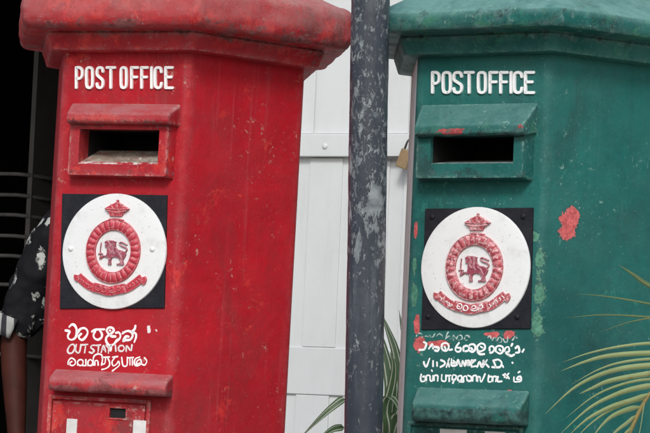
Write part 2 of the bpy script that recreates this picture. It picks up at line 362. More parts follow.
WY = 5.60                                          # front of the shop wall
OX0, OX1, OZ = -5.60, -2.92, 2.45                   # dark doorway
DX0, DX1, DZ = -2.82, -1.10, 2.35                   # white boarded door
wl_ = MB()
def wall_piece(x0, x1, z0, z1): wl_.box((x0, WY, z0), (x1, WY + .22, z1))
wall_piece(-9.0, OX0, 0, 3.6); wall_piece(OX0, OX1, OZ, 3.6); wall_piece(OX1, DX0, 0, 3.6); wall_piece(DX0, DX1, DZ, 3.6); wall_piece(DX1, 5.0, 0, 3.6)
shop = empty('shop_building', (-2, WY, 0))
tag(shop, 'pale plastered shop wall with a dark open doorway behind the red post box', 'building')
def pw(mb, name, mat, parent=shop, **k):
    o = mb.build(name, mat, parent, **k)
    o.matrix_parent_inverse = Matrix.Translation(-Vector(parent.location)); return o
pw(wl_, 'facade_wall', M_WALL)
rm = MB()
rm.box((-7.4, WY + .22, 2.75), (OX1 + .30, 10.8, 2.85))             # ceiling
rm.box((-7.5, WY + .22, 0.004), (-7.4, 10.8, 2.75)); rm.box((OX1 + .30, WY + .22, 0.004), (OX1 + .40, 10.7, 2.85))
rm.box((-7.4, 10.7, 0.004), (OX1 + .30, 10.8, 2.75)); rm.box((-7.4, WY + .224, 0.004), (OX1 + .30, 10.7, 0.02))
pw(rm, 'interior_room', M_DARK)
rf = MB(); rf.box((-9.2, WY - .35, 3.6), (5.2, 11.0, 3.72)); pw(rf, 'flat_roof', M_WALL, bevel=.02)

# white boarded door
door = empty('boarded_door', (DX0, WY, 0)); tag(door, 'white painted boarded door with horizontal rails standing between the two post boxes', 'door')
def pd(mb, name, mat, **k):
    o = mb.build(name, mat, door, **k); o.matrix_parent_inverse = Matrix.Translation(-Vector(door.location)); return o
b = MB(); b.box((DX0, WY + .006, 0.01), (DX1, WY + .05, DZ)); pd(b, 'backing', M_DOOR)
zr = lambda py: at_y(322, py, WY).z
Z1, Z2, Z3, Z4 = zr(134.5), zr(157), zr(347.5), zr(395)
x = -2.547 - .1167*2
k = 0
while x < DX1 - .08:
    for (za, zb, y0, sh) in ((.02, Z4 - .001, .001, 0), (Z3 + .001, Z2 - .002, .0025, .009), (Z1 + .002, DZ - .02, .0025, .0175)):
        wdt = .0817 if zb < Z2 else .1135
        bb = MB(); bb.box((x + sh, WY + y0, za), (x + sh + wdt, WY + .0065, zb)); pd(bb, 'board', M_DOOR, bevel=.0012)
    x += .1167; k += 1
for (za, zb, pr) in ((Z2, Z1, .012), (Z4, Z3, -.0002), (.10, .24, .008), (2.02, 2.14, .010)):
    bb = MB(); bb.box((DX0, WY - pr, za), (DX1, WY + .0062, zb)); pd(bb, 'rail', M_DOOR, bevel=.002)
p = at_y(325, 146.3, WY - .012)
bb = MB(); rings = []
for a in (0, 25, 50, 75, 88):
    rr = .0075*math.cos(R(a)); rings.append([(p.x + rr*math.cos(2*math.pi*q/16), p.y - .004*math.sin(R(a)) + .0006, p.z + rr*math.sin(2*math.pi*q/16)) for q in range(16)])
bb.loft(rings); pd(bb, 'bolt', M_DOOR, smooth=True)
# hasp and padlock
bb = MB(); a = at_y(385, 158, WY - .013); c = at_y(408, 158, WY - .013)
bb.box((a.x - .05, WY - .0155, a.z - .002), (c.x + .02, WY - .0125, a.z + .004)); pd(bb, 'hasp', M_STEEL)
lock = empty('padlock', at_y(409.5, 146.5, WY - .03)); tag(lock, 'brown brass padlock hanging crooked on the white door beside the green post box', 'padlock')
lock.rotation_euler = (0, R(20), 0); lock.scale = (1.12, 1.12, 1.12)
bb = MB(); bb.box((-.0120, -.008, -.046), (.0120, .008, -.008)); bb.build('lock_body', M_BRASS, lock, bevel=.002)
bb = MB(); bb.tube([(-.008, 0, -.010)] + [(-.008*math.cos(R(q)), 0, .006 + .009*math.sin(R(q))) for q in range(0, 181, 20)] + [(.008, 0, -.010)], .0022, 8); bb.build('shackle', M_STEEL, lock, smooth=True)

# dark rack inside the doorway
RY = 7.3
rc = at_y(24.5, 200, RY)
rack = empty('storage_rack', (rc.x, RY, 0)); tag(rack, 'dark metal storage rack with thin grey rails in the dark doorway', 'rack')
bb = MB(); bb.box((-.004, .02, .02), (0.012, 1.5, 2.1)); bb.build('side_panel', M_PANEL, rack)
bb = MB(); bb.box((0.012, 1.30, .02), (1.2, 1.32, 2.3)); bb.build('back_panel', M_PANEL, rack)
for py in (174, 195, 215, 236, 256, 285, 320, 355):
    z = at_y(24.5, py, RY).z
    bb = MB(); bb.tube([(-1.3, 0, z + .012), (-.5, 0, z + .004), (-.03, 0, z), (0.004, .02, z - .002), (.028, .10, z - .004), (.03, .6, z - .006), (.03, 1.25, z - .01)], .0065, 8)
    bb.build('rail', M_RAIL, rack, smooth=True)
for dx in (-.6, -1.29):
    bb = MB(); bb.box((dx - .012, .008, .02), (dx + .012, .03, 2.1)); bb.build('post', M_DARK, rack)

# ------------------------------------------------------------------ post boxes
W = .235; H = W * math.cos(R(30))
BOX = {'red': (-2.13805, 4.12105, .02507, .01111), 'green': (-1.50434, 4.21869, -.09575, -.00030)}
def box_matrix(k):
    x, y, yw, ln = BOX[k]
    return Matrix.Rotation(yw, 3, 'Z') @ Matrix.Rotation(ln, 3, 'Y')
def on_face(k, px, py, off=0.0, side=0):
    """metres along and up a face of a box, measured from the photograph"""
    M = box_matrix(k); O = Vector((BOX[k][0], BOX[k][1], 0))
    a = M.transposed() @ (CAM_POS - O); d = M.transposed() @ ray(px, py)
    an = R((-90, -30)[side]); n = Vector((math.cos(an), math.sin(an), 0)); q = a + d * ((H + off - n.dot(a)) / n.dot(d))
    return q.dot(Vector((-math.sin(an), math.cos(an), 0))), q.z
def to_front(u, v, d=0.0): return Vector((u, -H - d, v))
def to_right(u, v, d=0.0):
    n = Vector((math.cos(R(-30)), math.sin(R(-30)), 0)); tt = Vector((-math.sin(R(-30)), math.cos(R(-30)), 0))
    return n * (H + d) + tt * u + Vector((0, 0, v))
def hex_pts(apo, rc, nc=5, ne=1):
    """rounded hexagon of apothem apo, first edge is the front (-Y)"""
    out = []
    Rr = (apo - rc) / math.cos(R(30))
    for k in range(6):
        ca = R(-120 + 60*k)                       # corner before face k (front-left corner first)
        c = Vector((Rr*math.cos(ca), Rr*math.sin(ca), 0))
        for j in range(nc + 1):
            a = ca - R(30) + R(60)*j/nc
            out.append(c + Vector((math.cos(a), math.sin(a), 0))*rc)
        ca2 = ca + R(60); c2 = Vector((Rr*math.cos(ca2), Rr*math.sin(ca2), 0))
        p0 = out[-1]; a2 = ca2 - R(30); p1 = c2 + Vector((math.cos(a2), math.sin(a2), 0))*rc
        for j in range(1, ne): out.append(p0.lerp(p1, j/ne))
    return out
ZT = 1.527

LETTERS = {  # cast capitals on a 0..1 grid
 'P': [[(0,0),(0,1)], [(0,1),(.55,1),(.92,.9),(1,.74),(.92,.56),(.55,.46),(0,.46)]],
 'O': [[(0,.22),(0,.78),(.12,.95),(.5,1),(.88,.95),(1,.78),(1,.22),(.88,.05),(.5,0),(.12,.05),(0,.22)]],
 'S': [[(1,.80),(.86,.96),(.5,1),(.14,.95),(.0,.78),(.08,.62),(.5,.5),(.92,.38),(1,.22),(.86,.05),(.5,0),(.12,.05),(0,.2)]],
 'T': [[(0,1),(1,1)], [(.5,1),(.5,0)]],
 'F': [[(0,0),(0,1)], [(0,1),(1,1)], [(0,.53),(.85,.53)]],
 'I': [[(.5,0),(.5,1)]],
 'C': [[(1,.78),(.88,.95),(.5,1),(.12,.95),(0,.78),(0,.22),(.12,.05),(.5,0),(.88,.05),(1,.22)]],
 'E': [[(0,0),(0,1)], [(0,1),(1,1)], [(0,.53),(.82,.53)], [(0,0),(1,0)]],
}
def cast_words(k, spans, x_of, y0, y1, wd):
    mb = MB()
    for ch, a, b_ in spans:
        for st in LETTERS[ch]:
            pts = []
            for (lx, ly) in st:
                px = x_of(a + 2.2 + (b_ - a - 4.4)*lx); py = y0 + (y1 - y0)*ly
                pts.append(on_face(k, px, py))
            stroke(mb, pts, wd, .0036, lambda u, v, h: to_front(u, v, h - .0003), smooth=len(pts) > 3, n=6, flat=.80)
    return mb

def zoomed(x0, y0, s): return lambda x, y: (x0 + x/s, y0 + y/s)

def make_box(k, label, mats):
    M_body, M_worn, M_let, M_emb, M_hand, M_chute = mats
    x, y, yw, ln = BOX[k]
    root = empty('post_box', (x, y, 0)); root.rotation_euler = box_matrix(k).to_euler()
    tag(root, label, 'post box', 'pillar post boxes')
    red = k == 'red'
    f = lambda px, py, off=0: on_face(k, px, py, off)
    # slot opening on the face
    if red: su0, su1, sz0, sz1, fd = -.0785, .0690, 1.3370, 1.3965, .020
    else:   su0, su1, sz0, sz1, fd = -.0870, .0610, 1.3500, 1.3960, .028
    if red:
        su0, sz1 = f(80, 129, fd); su1, sz0 = f(157.5, 165, fd)
        a0, fz0 = f(67.5, 174.5, fd); a1, fz1 = f(169, 120, fd)
    else:
        su0, sz1 = f(431, 136, fd); su1, sz0 = f(513, 163, fd)
        a0, fz0 = f(415.5, 178, fd); a1, fz1 = f(524, 130, fd)
    # body: five faces and the rounded corners, with the front laid as a grid round the opening
    body = MB(); rc = .016
    lo = hex_pts(H, rc, 5); n = len(lo)
    zb = .16
    ztop = ZT + .006
    fs = []
    vs = [Vector((p.x, p.y, zb)) for p in lo] + [Vector((p.x, p.y, ztop)) for p in lo]
    for j in range(n):
        j2 = (j+1) % n
        if j == 5: continue                        # the flat front is made below
        # the flat of the narrow left face (edge 5 of the hexagon)
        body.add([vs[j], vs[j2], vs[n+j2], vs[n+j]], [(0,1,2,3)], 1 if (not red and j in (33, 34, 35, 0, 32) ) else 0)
    e0, e1 = lo[5].x, lo[6].x
    us = [e0, su0, su1, e1]; zs = [zb, sz0, sz1, ztop]
    for i in range(3):
        for j in range(3):
            if i == 1 and j == 1: continue
            body.add([to_front(us[i], zs[j]), to_front(us[i+1], zs[j]), to_front(us[i+1], zs[j+1]), to_front(us[i], zs[j+1])], [(0,1,2,3)])
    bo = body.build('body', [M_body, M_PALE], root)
    bm = bmesh.new(); bm.from_mesh(bo.data); bmesh.ops.remove_doubles(bm, verts=bm.verts, dist=1e-5)
    bmesh.ops.recalc_face_normals(bm, faces=bm.faces); bm.to_mesh(bo.data); bm.free()
    bo.data.polygons.foreach_set('use_smooth', [True]*len(bo.data.polygons)); bo.data.set_sharp_from_angle(angle=R(25))
    # plinth
    pl = MB(); pl.loft([[Vector((p.x, p.y, z)) for p in hex_pts(H*s, .02, 5)] for (s, z) in ((1.16, 0.0), (1.16, .11), (1.10, .125), (1.04, .15), (1.0, .17))])
    pl.build('plinth', M_worn, root, smooth='auto')
    # cap: stepped moulding under a fat roll, then a low dome
    prof = [(.985, ZT-.002), (1.06, ZT-.0005), (1.105, ZT+.001), (1.110, ZT+.003), (1.118, ZT+.0075), (1.132, ZT+.0155), (1.148, ZT+.0235), (1.150, ZT+.0275), (1.140, ZT+.0285), (1.145, ZT+.0305), (1.20, ZT+.0318)]
    if red:                                        # a fat round roll
        zc, rr = ZT + .067, .035
        for a in range(-80, 91, 10):
            ca, sa = math.cos(R(a)), math.sin(R(a))
            prof.append((1.268 + .097*abs(ca)**.62, zc + rr*math.copysign(abs(sa)**.85, sa)))
        ztp = zc + rr; prof += [(1.22, ztp + .005), (1.0, ztp + .026), (.7, ztp + .050), (.4, ztp + .066), (.12, ztp + .073)]
    else:                                          # a thinner slab with a sloping shoulder
        zc = ZT + .050
        prof += [(1.30, ZT+.0322), (1.335, ZT+.0335), (1.350, ZT+.037), (1.357, ZT+.043), (1.360, ZT+.050), (1.358, ZT+.058), (1.352, ZT+.0615), (1.335, ZT+.065), (1.30, ZT+.070), (1.24, ZT+.078), (1.0, ZT+.106), (.7, ZT+.130), (.4, ZT+.148), (.12, ZT+.156)]
    cap = MB(); rings = []
    for (s, z) in prof:
        ring = []
        rcx = .012 if s < 1.2 else .012 + .06*max(0, (s - 1.2))
        for p in hex_pts(H*s, min(rcx, H*s*.5), 6, 22):
            q = Vector((p.x, p.y, z))
            if s > 1.147 or z > zc:
                nn = Vector((p.x, p.y, (z - zc)*2)).normalized()
                sd_ = Vector((3.0 if red else 11.0, 0, 0))
                amp = .0026*mnoise.noise(q*14 + sd_) + .0024*mnoise.noise(q*38 + sd_) + .0016*mnoise.noise(q*90 + sd_)
                q += nn*amp*(1.0 if s > 1.2 else .5)
            else:
                q += Vector((p.x, p.y, 0)).normalized()*.0008*mnoise.noise(q*40)
            ring.append(q)
        rings.append(ring)
    cap.loft(rings); co = cap.build('cap', M_REDCAP if red else M_GREENCAP, root, smooth='auto', angle=32)
    # slot hood: frame standing proud of the face, pierced by the slot, under a sloping lip
    ho = MB()
    U = [a0, su0, su1, a1]; Z = [fz0, sz0, sz1, fz1]
    for i in range(3):
        for j in range(3):
            if i == 1 and j == 1: continue
            ho.add([to_front(U[i], Z[j], fd), to_front(U[i+1], Z[j], fd), to_front(U[i+1], Z[j+1], fd), to_front(U[i], Z[j+1], fd)], [(0,1,2,3)])
    gx = .006
    ob = [(a0 - gx, fz0 - .004), (a1 + gx, fz0 - .004), (a1 + gx, fz1), (a0 - gx, fz1)]
    fr = [(a0, fz0), (a1, fz0), (a1, fz1), (a0, fz1)]
    for i in range(4):
        j = (i+1) % 4
        ho.add([to_front(*ob[i], -.002), to_front(*ob[j], -.002), to_front(*fr[j], fd), to_front(*fr[i], fd)], [(0,1,2,3)])
    hoo = ho.build('slot_frame', M_worn, root)
    bm = bmesh.new(); bm.from_mesh(hoo.data); bmesh.ops.remove_doubles(bm, verts=bm.verts, dist=1e-5); bmesh.ops.recalc_face_normals(bm, faces=bm.faces); bm.to_mesh(hoo.data); bm.free()
    bv = hoo.modifiers.new('bevel', 'BEVEL'); bv.width = .0035; bv.segments = 3; bv.limit_method = 'ANGLE'; bv.angle_limit = R(30)
    # lip
    def ledge(name, prof, u0, u1, sl_, sr_, mat, bevel, nseg=24, seed=0):
        mb = MB(); rings = []
        for i in range(nseg + 1):
            t_ = i/nseg; ring = []
            for (d, z) in prof:
                a = u0 + sl_*max(d, 0); b2 = u1 - sr_*max(d, 0)
                q = to_front(a + (b2 - a)*t_, z, d)
                if d > .004:
                    q += Vector((0, .0011*mnoise.noise(Vector((t_*9, z*30, seed))), .0014*mnoise.noise(Vector((t_*7, d*40, seed + 5)))))
                ring.append(q)
            rings.append(ring)
        mb.loft(rings); return mb.build(name, mat, root, bevel=bevel, seg=3, angle=28)
    if red:
        pr = [(-.002, f(120, 103)[1]), (.036, f(120, 113.5, .036)[1]), (.037, f(120, 121, .037)[1]), (.031, f(120, 124, .031)[1]), (-.002, f(120, 126)[1])]
        ub, ue = f(71, 108)[0], f(181, 108)[0]; ledge('slot_hood', pr, ub, ue, (f(66.5, 117, .036)[0] - ub)/.036, (ue - f(168, 117, .036)[0])/.036, M_worn, .0050, seed=1)
    else:
        pr = [(-.002, f(480, 103)[1]), (.042, f(480, 124.5, .042)[1]), (.043, f(480, 133, .043)[1]), (.036, f(480, 136, .036)[1]), (-.002, f(480, 134)[1])]
        ub, ue = f(421, 106)[0], f(538, 106)[0]; ledge('slot_hood', pr, ub, ue, (f(414.5, 128, .042)[0] - ub)/.042, (ue - f(523, 130, .042)[0])/.042, M_worn, .0025, seed=2)
    # chute behind the slot
    ch = MB(); dp = .075; rise = .030 if red else .012
    A = [to_front(su0, sz0, fd), to_front(su1, sz0, fd), to_front(su1, sz1, fd), to_front(su0, sz1, fd)]
    B = [to_front(su0, sz0 + rise, fd - dp), to_front(su1, sz0 + rise, fd - dp), to_front(su1, sz1 + .004, fd - dp), to_front(su0, sz1 + .004, fd - dp)]
    C_ = [A[0].lerp(B[0], .16), A[1].lerp(B[1], .16)]
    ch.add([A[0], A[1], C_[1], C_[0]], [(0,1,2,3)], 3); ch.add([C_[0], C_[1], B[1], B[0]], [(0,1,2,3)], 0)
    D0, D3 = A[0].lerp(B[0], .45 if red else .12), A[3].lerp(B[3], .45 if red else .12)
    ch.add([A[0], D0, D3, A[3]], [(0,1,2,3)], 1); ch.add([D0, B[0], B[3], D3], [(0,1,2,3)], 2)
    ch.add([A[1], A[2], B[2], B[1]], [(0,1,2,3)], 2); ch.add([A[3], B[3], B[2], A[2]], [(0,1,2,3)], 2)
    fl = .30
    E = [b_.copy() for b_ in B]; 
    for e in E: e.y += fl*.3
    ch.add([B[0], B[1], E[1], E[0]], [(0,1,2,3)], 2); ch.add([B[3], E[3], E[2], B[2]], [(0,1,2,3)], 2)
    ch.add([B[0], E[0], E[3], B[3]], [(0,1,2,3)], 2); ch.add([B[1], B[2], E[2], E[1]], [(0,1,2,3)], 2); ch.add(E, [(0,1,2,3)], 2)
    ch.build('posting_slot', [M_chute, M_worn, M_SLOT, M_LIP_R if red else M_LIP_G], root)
    # raised words
    if red:
        sp = [('P',38,78),('O',98,138),('S',160,200),('T',218,270),('O',302,338),('F',364,405),('F',424,462),('I',480,490),('C',504,545),('E',566,610)]
        wo = cast_words(k, sp, lambda a: 70 + a/5.909, 88.0, 67.7, .0053)
    else:
        sp = [('P',43,85),('O',103,148),('S',163,212),('T',226,278),('O',302,346),('F',368,412),('F',428,470),('I',484,494),('C',506,552),('E',568,618)]
        wo = cast_words(k, sp, lambda a: 425 + a/5.652, 92.8, 72.6, .0053)
    tag(wo.build('raised_lettering', M_let, root), 'raised white capitals POST OFFICE')
    # crest plate
    if red:  P4 = [f(62.5, 193.5), f(168, 195), f(165, 308.5), f(60, 309)]; cu, cv = f(115.2, 251.5); cr = .0955
    else:    P4 = [f(425.5, 208.5), f(534, 207.5), f(531, 329), f(421.5, 330)]; cu, cv = f(476.3, 267.6); cr = .0965
    plate = MB(); relief(plate, P4, -.001, .003, .001, to_front); po = plate.build('crest_plate', M_NAVY, root, bevel=.0008)
    disc = MB(); rings = []
    d0 = .003; Nn = 72
    for (rf_, d) in ((1.0, .002), (1.0, .0042), (.99, .0056), (.965, .0060), (.7, .0063), (.3, .0064), (.02, .0064)):
        rings.append([to_front(cu + cr*rf_*math.cos(2*math.pi*q/Nn), cv + cr*rf_*math.sin(2*math.pi*q/Nn), d) for q in range(Nn)])
    disc.loft(rings, cap0=False); disc.build('crest_disc', M_DISC, po, smooth='auto', angle=40)
    DB = .0062
    # emblem, measured on the clearer green crest (centre 476.3, 267.6)
    sc = 1.0 if not red else .985
    sx, sy = .001765*sc, .001600*sc
    E_ = lambda px, py: (cu + (px - 475.6)*sx, cv + (267.6 - py)*sy)
    ring = MB(); NR = 28*8; rings = []
    r0, r1 = .0332*sc, .0502*sc
    for q in range(NR):
        ph = 2*math.pi*q/NR; gd = abs(math.sin(14*ph)) * (1 + .25*mnoise.noise(Vector((math.cos(ph)*4, math.sin(ph)*4, 2.2 if red else 8.1)))); rr_ = []
        ro = r1*(1 + .018*gd); 
        for m_ in range(7):
            a = math.pi*m_/6; rad = (r0 + ro)/2 + (ro - r0)/2*math.cos(math.pi - a)
            hgt = .0008 + .0058*math.sin(a)*(.62 + .38*gd) if 0 < m_ < 6 else 0.0
            rr_.append(to_front(cu + rad*.985*math.cos(ph), cv + rad*1.05*math.sin(ph), DB + hgt))
        rings.append(rr_)
    rings.append(rings[0]); ring.loft(rings, closed=False, cap0=False, cap1=False); 
    ring.build('crest_ring', M_emb, po, smooth=True)
    inn = MB(); rin = MB()
    for (rad, wd) in ((r0 + .0012, .0022), (r1 + .0004, .0020)):
        stroke(rin, [(cu + rad*.985*math.cos(2*math.pi*q/64), cv + rad*1.05*math.sin(2*math.pi*q/64)) for q in range(65)], wd, .0042, lambda u, v, h: to_front(u, v, DB + h), smooth=False)
    rin.build('ring_rim', M_emb, po, smooth=True)
    Zc = zoomed(455, 210, 12.378)
    cr_ = MB()
    relief(cr_, [E_(*Zc(*q)) for q in ((275,66),(330,95),(390,130),(440,158),(400,190),(365,225),(350,262),(188,262),(172,225),(150,190),(115,158),(165,125),(220,92))], DB-.0005, DB+.0042, .0012, to_front)
    relief(cr_, [E_(*Zc(*q)) for q in ((178,292),(270,280),(372,300),(368,325),(270,312),(182,322))], DB-.0005, DB+.0045, .0008, to_front)
    for pts in (((125,165),(275,175),(430,165)), ((150,190),(275,215),(400,190)), ((275,70),(272,160)), ((200,110),(230,165)), ((345,110),(318,165)), ((225,190),(235,255)), ((310,190),(305,255))):
        stroke(cr_, [E_(*Zc(*q)) for q in pts], .0022, .0060, lambda u, v, h: to_front(u, v, DB + h))
    q0 = E_(*Zc(275, 58)); stroke(cr_, [q0, (q0[0] + .0006, q0[1])], .0038, .0050, lambda u, v, h: to_front(u, v, DB + h))
    cr_.build('crown', M_emb, po, smooth='auto', angle=30)
    # lion
    Zl = zoomed(455, 240, 8.667); li = MB()
    lion = [(95,155),(120,138),(165,140),(205,150),(200,172),(205,200),(225,222),(255,226),(288,238),(303,262),(292,295),(276,320),(284,345),(286,363),(216,363),(216,350),(244,342),(248,322),(228,298),(196,292),(170,304),(166,334),(172,363),(136,363),(138,345),(150,330),(132,300),(98,294),(84,310),(58,318),(52,300),(84,278),(116,276),(122,254),(118,232),(126,208),(104,206),(98,190),(112,180),(98,172)]
    relief(li, [E_(*Zl(*q)) for q in lion], DB-.0005, DB+.0036, .0010, to_front)
    stroke(li, [E_(*Zl(*q)) for q in ((292,246),(304,222),(290,204),(254,190),(232,170),(244,156),(270,164),(300,178))], .0026, .0036, lambda u, v, h: to_front(u, v, DB + h))
    stroke(li, [E_(*Zl(*q)) for q in ((64,168),(60,230),(64,292))], .0020, .0030, lambda u, v, h: to_front(u, v, DB + h))
    stroke(li, [E_(*Zl(*q)) for q in ((48,268),(64,262),(82,268))], .0024, .0034, lambda u, v, h: to_front(u, v, DB + h))
    for pts in (((130,150),(150,180),(142,215),(160,250)), ((175,150),(182,190),(176,230),(190,260)), ((215,240),(240,260),(262,300)), ((148,310),(152,350)), ((262,320),(262,350))):
        stroke(li, [E_(*Zl(*q)) for q in pts], .0026, .0052, lambda u, v, h: to_front(u, v, DB + h))
    li.build('lion', M_LION, po, smooth='auto', angle=30)
    # ribbon
    Zr = zoomed(430, 285, 7.222); rb = MB()
    def band(cl, wds, dh):
        cl = catmull([Vector(q) for q in cl], 6); rg = []
        for i, p_ in enumerate(cl):
            t_ = (cl[min(i+1, len(cl)-1)] - cl[max(i-1, 0)]).normalized(); nv = Vector((-t_.y, t_.x)); wv = wds/2
            a = E_(*Zr(*(p_ - nv*wv))); b2 = E_(*Zr(*(p_ + nv*wv))); c2 = E_(*Zr(*p_))
            rg.append([to_front(*a, DB-.0004), to_front(*a, DB+dh*.8), to_front(*c2, DB+dh), to_front(*b2, DB+dh*.8), to_front(*b2, DB-.0004)])
        rb.loft(rg, closed=False, cap0=True, cap1=True)
    band([(72,72),(120,112),(165,142),(205,158)], 62, .0030); band([(425,160),(470,140),(520,102),(562,66)], 62, .0030)
    band([(196,150),(255,162),(318,176),(380,162),(438,150)], 70, .0046)
    band([(60,62),(58,84),(76,104)], 30, .0042); band([(574,60),(582,86),(566,112)], 30, .0042)
    rb.build('ribbon', M_emb, po, smooth='auto', angle=30)
    gl = MB(); tf = lambda u, v, h: to_front(u, v, DB + .0040 + h)
    S_ = lambda pts, wd=.0019: stroke(gl, [E_(*Zr(*q)) for q in pts], wd, .0016, tf)
    S_([(222,158),(232,140),(252,142),(258,162),(244,176),(226,172),(222,158)]); S_([(236,158),(240,162)])
    S_([(268,168),(276,152),(296,156),(300,176),(286,188),(270,182),(268,168)])
    S_([(328,162),(342,150),(358,158),(352,172),(334,174)]); S_([(326,184),(350,188),(372,180),(378,164)])
    S_([(384,152),(398,144),(408,156),(400,170),(388,174)])
    gm = gl.build('ribbon_lettering', M_LET_R if not red else M_emb, po, smooth=True)
    tf2 = lambda u, v, h: to_front(u, v, DB + .0026 + h)
    for grp in ((((95,92),(100,118)), ((118,105),(112,128)), ((136,122),(146,136)), ((158,132),(160,158)), ((180,142),(172,160))), (((452,138),(460,160)), ((478,128),(472,146)), ((496,108),(508,130)), ((520,92),(528,112)), ((540,78),(552,96)))):
        g2 = MB()
        for (a, b2) in grp:
            stroke(g2, [E_(*Zr(*a)), E_(*Zr((a[0]+b2[0])/2 + 8, (a[1]+b2[1])/2)), E_(*Zr(*b2))], .0018, .0018, tf2)
        g2.build('ribbon_lettering', M_emb if red else M_FADE_R, po, smooth=True)
    # bolts of the plate
    if red: bl = [(72.5, 249), (154, 249.5)]; base_d = .0060; bmat = M_DISC
    else: bl = [(433, 217), (524, 216.5), (429, 316.5), (518, 317)]; base_d = .0028; bmat = M_NAVY
    for q in bl:
        u_, v_ = f(*q); bb = MB(); rings = []
        for a in (0, 25, 50, 75, 88):
            r_ = .0050*math.cos(R(a)); rings.append([to_front(u_ + r_*math.cos(2*math.pi*z_/14), v_ + r_*math.sin(2*math.pi*z_/14), base_d - .0004 + .0036*math.sin(R(a))) for z_ in range(14)])
        bb.loft(rings); bb.build('bolt', bmat, po, smooth=True)
    return root, f, ledge

red, fR, ledR = make_box('red', 'red hexagonal pillar post box with white hand painted OUTSTATION lettering', (M_RED, M_REDWORN, M_LET_R, M_EMB_R, M_LET_R, M_CHUTE_R))
grn, fG, ledG = make_box('green', 'green hexagonal pillar post box with chipped red patches, behind the palm fronds', (M_GREEN, M_GREENWORN, M_LET_G, M_EMB_G, M_LET_G, M_CHUTE_G))

# lower ledges, collection doors
def collection_door(k, root, f, ledge, lp, lu, dl, dr, dtop, lockrect, cards, mats):
    M_body, M_worn = mats
    ledge('door_hood', lp, lu[0], lu[1], (lu[2] - lu[0])/.038, (lu[1] - lu[3])/.038, M_worn, .006 if k == 'red' else .004, seed=9)
    u0, zt = f(*dl); u1 = f(*dr)[0]; zb = .42
    fr = MB(); fw = .007
    for (a, b_) in (((u0-fw, zb-fw), (u0, zt+fw)), ((u1, zb-fw), (u1+fw, zt+fw)), ((u0, zt+.0004), (u1, zt+fw)), ((u0, zb-fw), (u1, zb-.0004))):
        fr.box(to_front(a[0], a[1], .005), to_front(b_[0], b_[1], -.002))
    fr.build('door_frame', M_worn, root, bevel=.0018)
    lu0, lz1 = f(*lockrect[0]); lu1, lz0 = f(*lockrect[1])
    g_ = .003; d = MB(); U = [u0+g_, lu0, lu1, u1-g_]; Z = [zb+g_, lz0, lz1, zt-g_]; dd = .0035
    for i in range(3):
        for j in range(3):
            if i == 1 and j == 1: continue
            d.add([to_front(U[i], Z[j], dd), to_front(U[i+1], Z[j], dd), to_front(U[i+1], Z[j+1], dd), to_front(U[i], Z[j+1], dd)], [(0,1,2,3)])
    oc = [(U[0],Z[0]),(U[3],Z[0]),(U[3],Z[3]),(U[0],Z[3])]; ic = [(lu0,lz0),(lu1,lz0),(lu1,lz1),(lu0,lz1)]
    for i in range(4):
        j = (i+1) % 4
        d.add([to_front(*oc[i], dd), to_front(*oc[j], dd), to_front(*oc[j], .0002), to_front(*oc[i], .0002)], [(0,1,2,3)])
    do = d.build('collection_door', M_worn, root)
    kh = MB()
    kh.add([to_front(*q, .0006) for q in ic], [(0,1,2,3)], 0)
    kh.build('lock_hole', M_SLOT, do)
    lp_ = MB()
    for (a, b_) in (((lu0-.003, lz1), (lu1+.003, lz1+.003)), ((lu0-.003, lz0-.003), (lu1+.003, lz0)), ((lu0-.003, lz0+.0003), (lu0, lz1-.0003)), ((lu1, lz0+.0003), (lu1+.003, lz1-.0003))):
        lp_.box(to_front(a[0], a[1], dd+.0016), to_front(b_[0], b_[1], dd-.001))
    lp_.build('lock_surround', M_worn, do, bevel=.0006)
    for (c0, c1, ct) in cards:
        a, z_ = f(c0, ct, .004); b2 = f(c1, ct, .004)[0]; cm = MB()
        cm.box(to_front(a, z_ - .16, dd + .0015), to_front(b2, z_, dd - .001)); cm.build('card_holder', M_CARD, do, bevel=.0008)
lpR = [(-.002, fR(110, 371)[1])] + [(dd, fR(110, yy, dd)[1]) for dd, yy in ((.030, 379), (.036, 383), (.036, 389), (.031, 393.5))] + [(-.002, fR(110, 394)[1])]
collection_door('red', red, fR, ledR, lpR, (fR(54, 378)[0], fR(173, 378)[0], fR(48, 388, .036)[0], fR(165.5, 388, .036)[0]), (53, 399), (148, 399), 399, ((111, 408), (126.5, 418.5)), ((67, 77.5, 418.5), (133.5, 147, 420)), (M_RED, M_REDWORN))
lpG = [(-.002, fG(470, 388)[1])] + [(dd, fG(470, yy, dd)[1]) for dd, yy in ((.034, 402), (.041, 405), (.042, 412), (.040, 420), (.034, 423))] + [(-.002, fG(470, 424)[1])]
collection_door('green', grn, fG, ledG, lpG, (fG(417, 394)[0], fG(529.5, 394)[0], fG(411, 410, .041)[0], fG(520, 410, .041)[0]), (412, 425.5), (520, 425), 426, ((466, 445), (484, 457)), ((440, 467, 428.5), (485, 505, 431)), (M_GREEN, M_GREENWORN))

# hand painted words, brush strokes traced on the faces
def brush(root, f, zm, strokes, wd, mat, name, label, dz=.0004, vary=.4):
    mb = MB()
    for st in strokes:
        pts = [f(*zm(*q)) for q in st]
        stroke(mb, pts, wd, dz, lambda u, v, h: to_front(u, v, h - .0001), vary=vary, flat=.94)
    o = mb.build(name, mat, root); tag(o, label); return o
